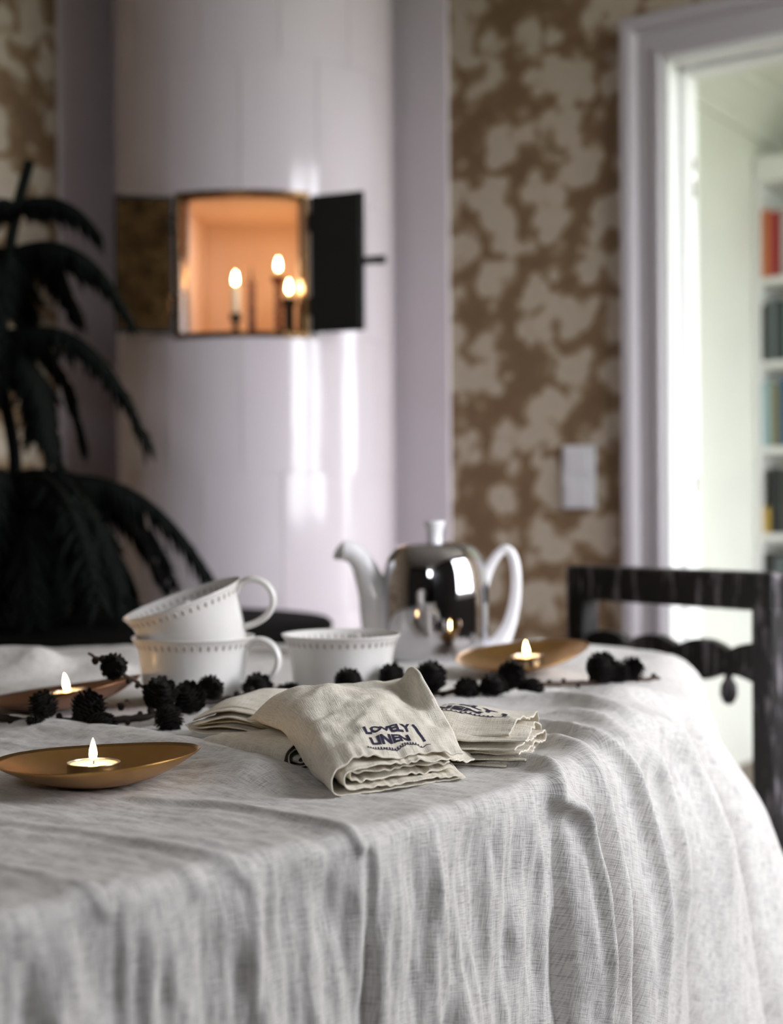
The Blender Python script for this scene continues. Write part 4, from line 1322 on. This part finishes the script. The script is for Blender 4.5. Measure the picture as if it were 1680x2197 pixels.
def napkin(label, A, Ld, Wd, layers, warp, seed, stamp=None, na=84):
    A = Vector(A); Ld = Vector(Ld).normalized(); Wd = Vector(Wd).normalized()
    base = Vector((A.x, A.y, TZ))
    t = thing('linen_napkin', label, 'napkin', base, 0.0, 'folded linen napkins')
    def place(a, q, z, lay):
        a, q, z = warp(a, q, z, lay)
        return (Ld.x * a + Wd.x * q, Ld.y * a + Wd.y * q, z)
    for li, (q0, zt, zb, qt, qb, af, ab) in enumerate(layers):
        R = (zt - zb) / 2
        l1, l2, l3 = qt - q0 - R, math.pi * R, qb - q0 - R
        T = l1 + l2 + l3
        nb = int(T / 0.0016)
        b = np.linspace(0, T, nb)
        q = np.where(b < l1, qt - b, np.where(b < l1 + l2, q0 + R - R * np.sin(np.clip((b - l1) / R, 0, math.pi)), q0 + R + (b - l1 - l2)))
        z = np.where(b < l1, zt, np.where(b < l1 + l2, zb + R + R * np.cos(np.clip((b - l1) / R, 0, math.pi)), zb))
        ends = 0.0014 * pn(b * 55, b * 0 + seed + li, 21) + 0.0006 * pn(b * 170, b * 0 + seed + li, 22)
        V, UVs = [], []
        for i in range(na + 1):
            f = i / na
            f = f ** 1.25
            a = af + ends * (1 - f) + (ab - af) * f
            ed = np.exp(-(a - af) / 0.014) + np.exp(-(ab - a) / 0.014)
            zz = z + ((0.0006 * np.sin(b * 470 + 9 * pn(b * 30, b * 0, li + seed)) + 0.0016 * pn(b * 75, a * 8, 70 + li + seed)) * ed + 0.0016 * pn(b * 32, a * 26, 30 + li + seed) + 0.0007 * pn(b * 90, a * 80, 31 + li + seed)) * np.clip(z / 0.006, 0.25, 1)
            X, Y, Z = place(a, q, zz, li)
            V.append(np.stack([X, Y, Z], -1)); UVs.append(np.stack([b, a], -1))
        V = np.array(V); UVs = np.array(UVs).reshape(-1, 2)
        me = mkmesh('fold', V.reshape(-1, 3).tolist(), grid_faces(na + 1, nb))
        lay = me.uv_layers.new(name='UVMap')
        li_ = np.zeros(len(me.loops), np.int32)
        me.loops.foreach_get('vertex_index', li_)
        lay.data.foreach_set('uv', UVs[li_].reshape(-1).astype(np.float32))
        o = link('fold', me, MAT['napkin'], t)
        so = o.modifiers.new('thick', 'SOLIDIFY')
        so.thickness = 0.0011
        so.offset = 0
        so.use_rim = True
        if li == 0 and stamp:
            a0, q0s, da, dq, sc = stamp          # origin, directions of the stamp's up and right in (a, q)
            X = np.array([v[0] for v in STAMP[0]]) * sc; Yy = np.array([v[1] for v in STAMP[0]]) * sc
            aa = a0 + da[0] * Yy + da[1] * X
            qq = q0s + dq[0] * Yy + dq[1] * X
            bb = qt - qq
            def zsurf(aa, bb):
                ed = np.exp(-(aa - af) / 0.014) + np.exp(-(ab - aa) / 0.014)
                return zt + ((0.0006 * np.sin(bb * 470 + 9 * pn(bb * 30, bb * 0, li + seed)) + 0.0016 * pn(bb * 75, aa * 8, 70 + li + seed)) * ed + 0.0016 * pn(bb * 32, aa * 26, 30 + li + seed) + 0.0007 * pn(bb * 90, aa * 80, 31 + li + seed))
            zz = zsurf(aa, bb)
            Xw, Yw, Zw = place(aa, qq, zz, li)
            vs = np.stack([Xw, Yw, Zw + 0.0010], -1)
            s = link('ink_stamp', mkmesh('ink_stamp', vs.tolist(), STAMP[1], smooth=False), MAT['ink'], t)
            tag(s, 'dark ink stamp with two lines of capitals')
    return t

# cross-wise napkin lying underneath
A2 = onz(1086, 1650).xy
L2 = Vector((-0.250, 0.095)).normalized()
W2 = Vector((-L2.y, L2.x)) * -1
if W2.y > 0:
    W2 = -W2                                       # from the back fold towards the camera
WID2 = 0.098
B2 = A2 - W2 * WID2
def warp2(a, q, z, lay):
    k = np.clip(z / 0.028, 0, 1)
    z2 = z + 0.014 * sstep(0.16, 0.24, a) * (1 - 0.75 * sstep(0.235, 0.30, a)) + k * 0.009 * np.exp(-((a - 0.055) / 0.04) ** 2) * np.sin(np.clip(q / WID2, 0, 1) * 3.0) + k * 0.004 * pn(a * 18, q * 22, 41)
    z2 = z2 - k * 0.012 * sstep(WID2 - 0.04, WID2 + 0.004, q) * (1 if lay == 0 else 0.4)
    q2 = q + 0.010 * pn(a * 11, q * 0 + 2.0, 43) * (q / WID2)
    pinch = np.sqrt(np.clip(1 - (np.clip(a - 0.225, 0, None) / 0.048) ** 2, 0.0, 1))
    zm = 0.012 + 0.010 * sstep(0.2, 0.24, a)
    z2 = zm + (z2 - zm) * (0.08 + 0.92 * pinch)
    a2 = a + 0.002 * pn(q * 26, a * 0 + lay, 42) * (1 - sstep(0.0, 0.05, a)) - (0.012 * (lay % 2) - 0.003) * (1 - sstep(0, 0.06, a)) * sstep(0.02, 0.09, q)
    return a2, q2, z2
napkin('folded cream napkin lying crosswise under the top napkin, its stamp half hidden', (B2.x, B2.y, TZ), (L2.x, L2.y, 0), (W2.x, W2.y, 0),
       [(0.0, 0.0290, 0.0016, WID2 - 0.012, WID2, 0.0, 0.274), (0.008, 0.0225, 0.0065, WID2 - 0.003, WID2 - 0.004, -0.004, 0.268), (0.013, 0.0165, 0.0105, WID2 + 0.002, WID2 - 0.008, -0.010, 0.266)],
       warp2, 3, stamp=(0.094, 0.064, (0.0, -1.25), (-1.0, 0.0), 0.92))
# lower napkin whose rolled end opens beside them
A3 = onz(612, 1668).xy
L3 = Vector((-0.075, 0.080)).normalized()
W3 = Vector((0.80, 0.60)).normalized()
def warp3(a, q, z, lay):
    k = np.clip(z / 0.024, 0, 1)
    return a + 0.004 * pn(q * 30, a * 0 + lay, 52) * (1 - sstep(0, 0.03, a)), q + 0.004 * pn(a * 20, z * 60, 53), z * (1 - 0.75 * sstep(0.06, 0.15, a)) + k * 0.003 * pn(a * 22, q * 25, 51)
napkin('lower beige napkin whose rolled end opens beside the top napkin', (A3.x, A3.y, TZ), (L3.x, L3.y, 0), (W3.x, W3.y, 0),
       [(0.0, 0.0250, 0.0014, 0.085, 0.080, 0.0, 0.150), (0.007, 0.0190, 0.0050, 0.080, 0.075, 0.006, 0.140), (0.014, 0.0135, 0.0085, 0.075, 0.07, 0.003, 0.135)], warp3, 9)
# top napkin
A1 = onz(712, 1716).xy
C1 = onz(560, 1500, TZ + 0.044).xy
B1_ = onz(1000, 1672).xy
L1 = (C1 - A1)
LEN1 = L1.length
W1 = (B1_ - A1).normalized()
WID1 = 0.118
def warp1(a, q, z, lay):
    k = np.clip(z / 0.0215, 0, 1)
    fa = np.clip(a / LEN1, 0, 1.05)
    w = 1 + 0.26 * fa
    lift = 0.0275 * ((1 - k) * sstep(0.045, 0.125, a) + k * sstep(-0.045, 0.13, a) * np.clip(a / 0.03, 0, 1) ** 0.6)
    puff = k * (0.010 * np.sin(np.clip(q / WID1, 0, 1) * math.pi) ** 0.7 * (0.35 + 0.65 * np.sin(np.clip(fa, 0, 1) * math.pi)) + 0.0045 * pn(a * 16, q * 20, 61) + 0.0016 * pn(a * 45, q * 45, 62))
    puff = puff - z * 0.75 * sstep(0.86, 1.0, fa)
    lean = -0.020 * (1 - k) * sstep(0.04, 0.2, a) * (1 - sstep(0.0, 0.05, q))
    z2 = z + lift + puff
    if lay == 0:                                   # the turned-up free edge of the top sheet
        e = sstep(WID1 * 0.80, WID1 * 1.0, q) * (z > 0.012)
        z2 = z2 + e * (0.025 * np.exp(-((a - 0.112) / 0.036) ** 2) + 0.010 * np.exp(-((a - 0.205) / 0.03) ** 2)) - 0.006 * np.exp(-((q - WID1 * 0.78) / 0.012) ** 2) * np.exp(-((a - 0.12) / 0.05) ** 2) * (z > 0.012)
        q = q - e * 0.012 * np.exp(-((a - 0.118) / 0.05) ** 2)
    if lay == 1:                                   # second sheet slopes off to the right
        e = sstep(WID1 * 0.78, WID1 + 0.036, q) * (z > 0.010)
        z2 = z2 - e * (lift * 0.9 + 0.008) + e * 0.004 * pn(a * 30, q * 30, 66)
        q = q + e * 0.010 * pn(a * 22, a * 0, 67)
        a = a + e * 0.045 * np.clip(1 - a / 0.15, 0, 1)
    return a, q * w + lean, z2
napkin('cream linen napkin folded on top, stamp in full view and one edge turned up', (A1.x, A1.y, TZ), (L1.x, L1.y, 0), (W1.x, W1.y, 0),
       [(0.0, 0.0205, 0.0014, WID1 - 0.002, WID1, 0.0, LEN1), (0.009, 0.0155, 0.0045, WID1 + 0.022, WID1 - 0.004, -0.004, LEN1 - 0.012), (0.016, 0.0120, 0.0075, WID1 - 0.014, WID1 - 0.010, 0.002, LEN1 - 0.02)],
       warp1, 15, stamp=(0.009, 0.036, (1.1, 0.0), (0.0, 1.0), 0.70))
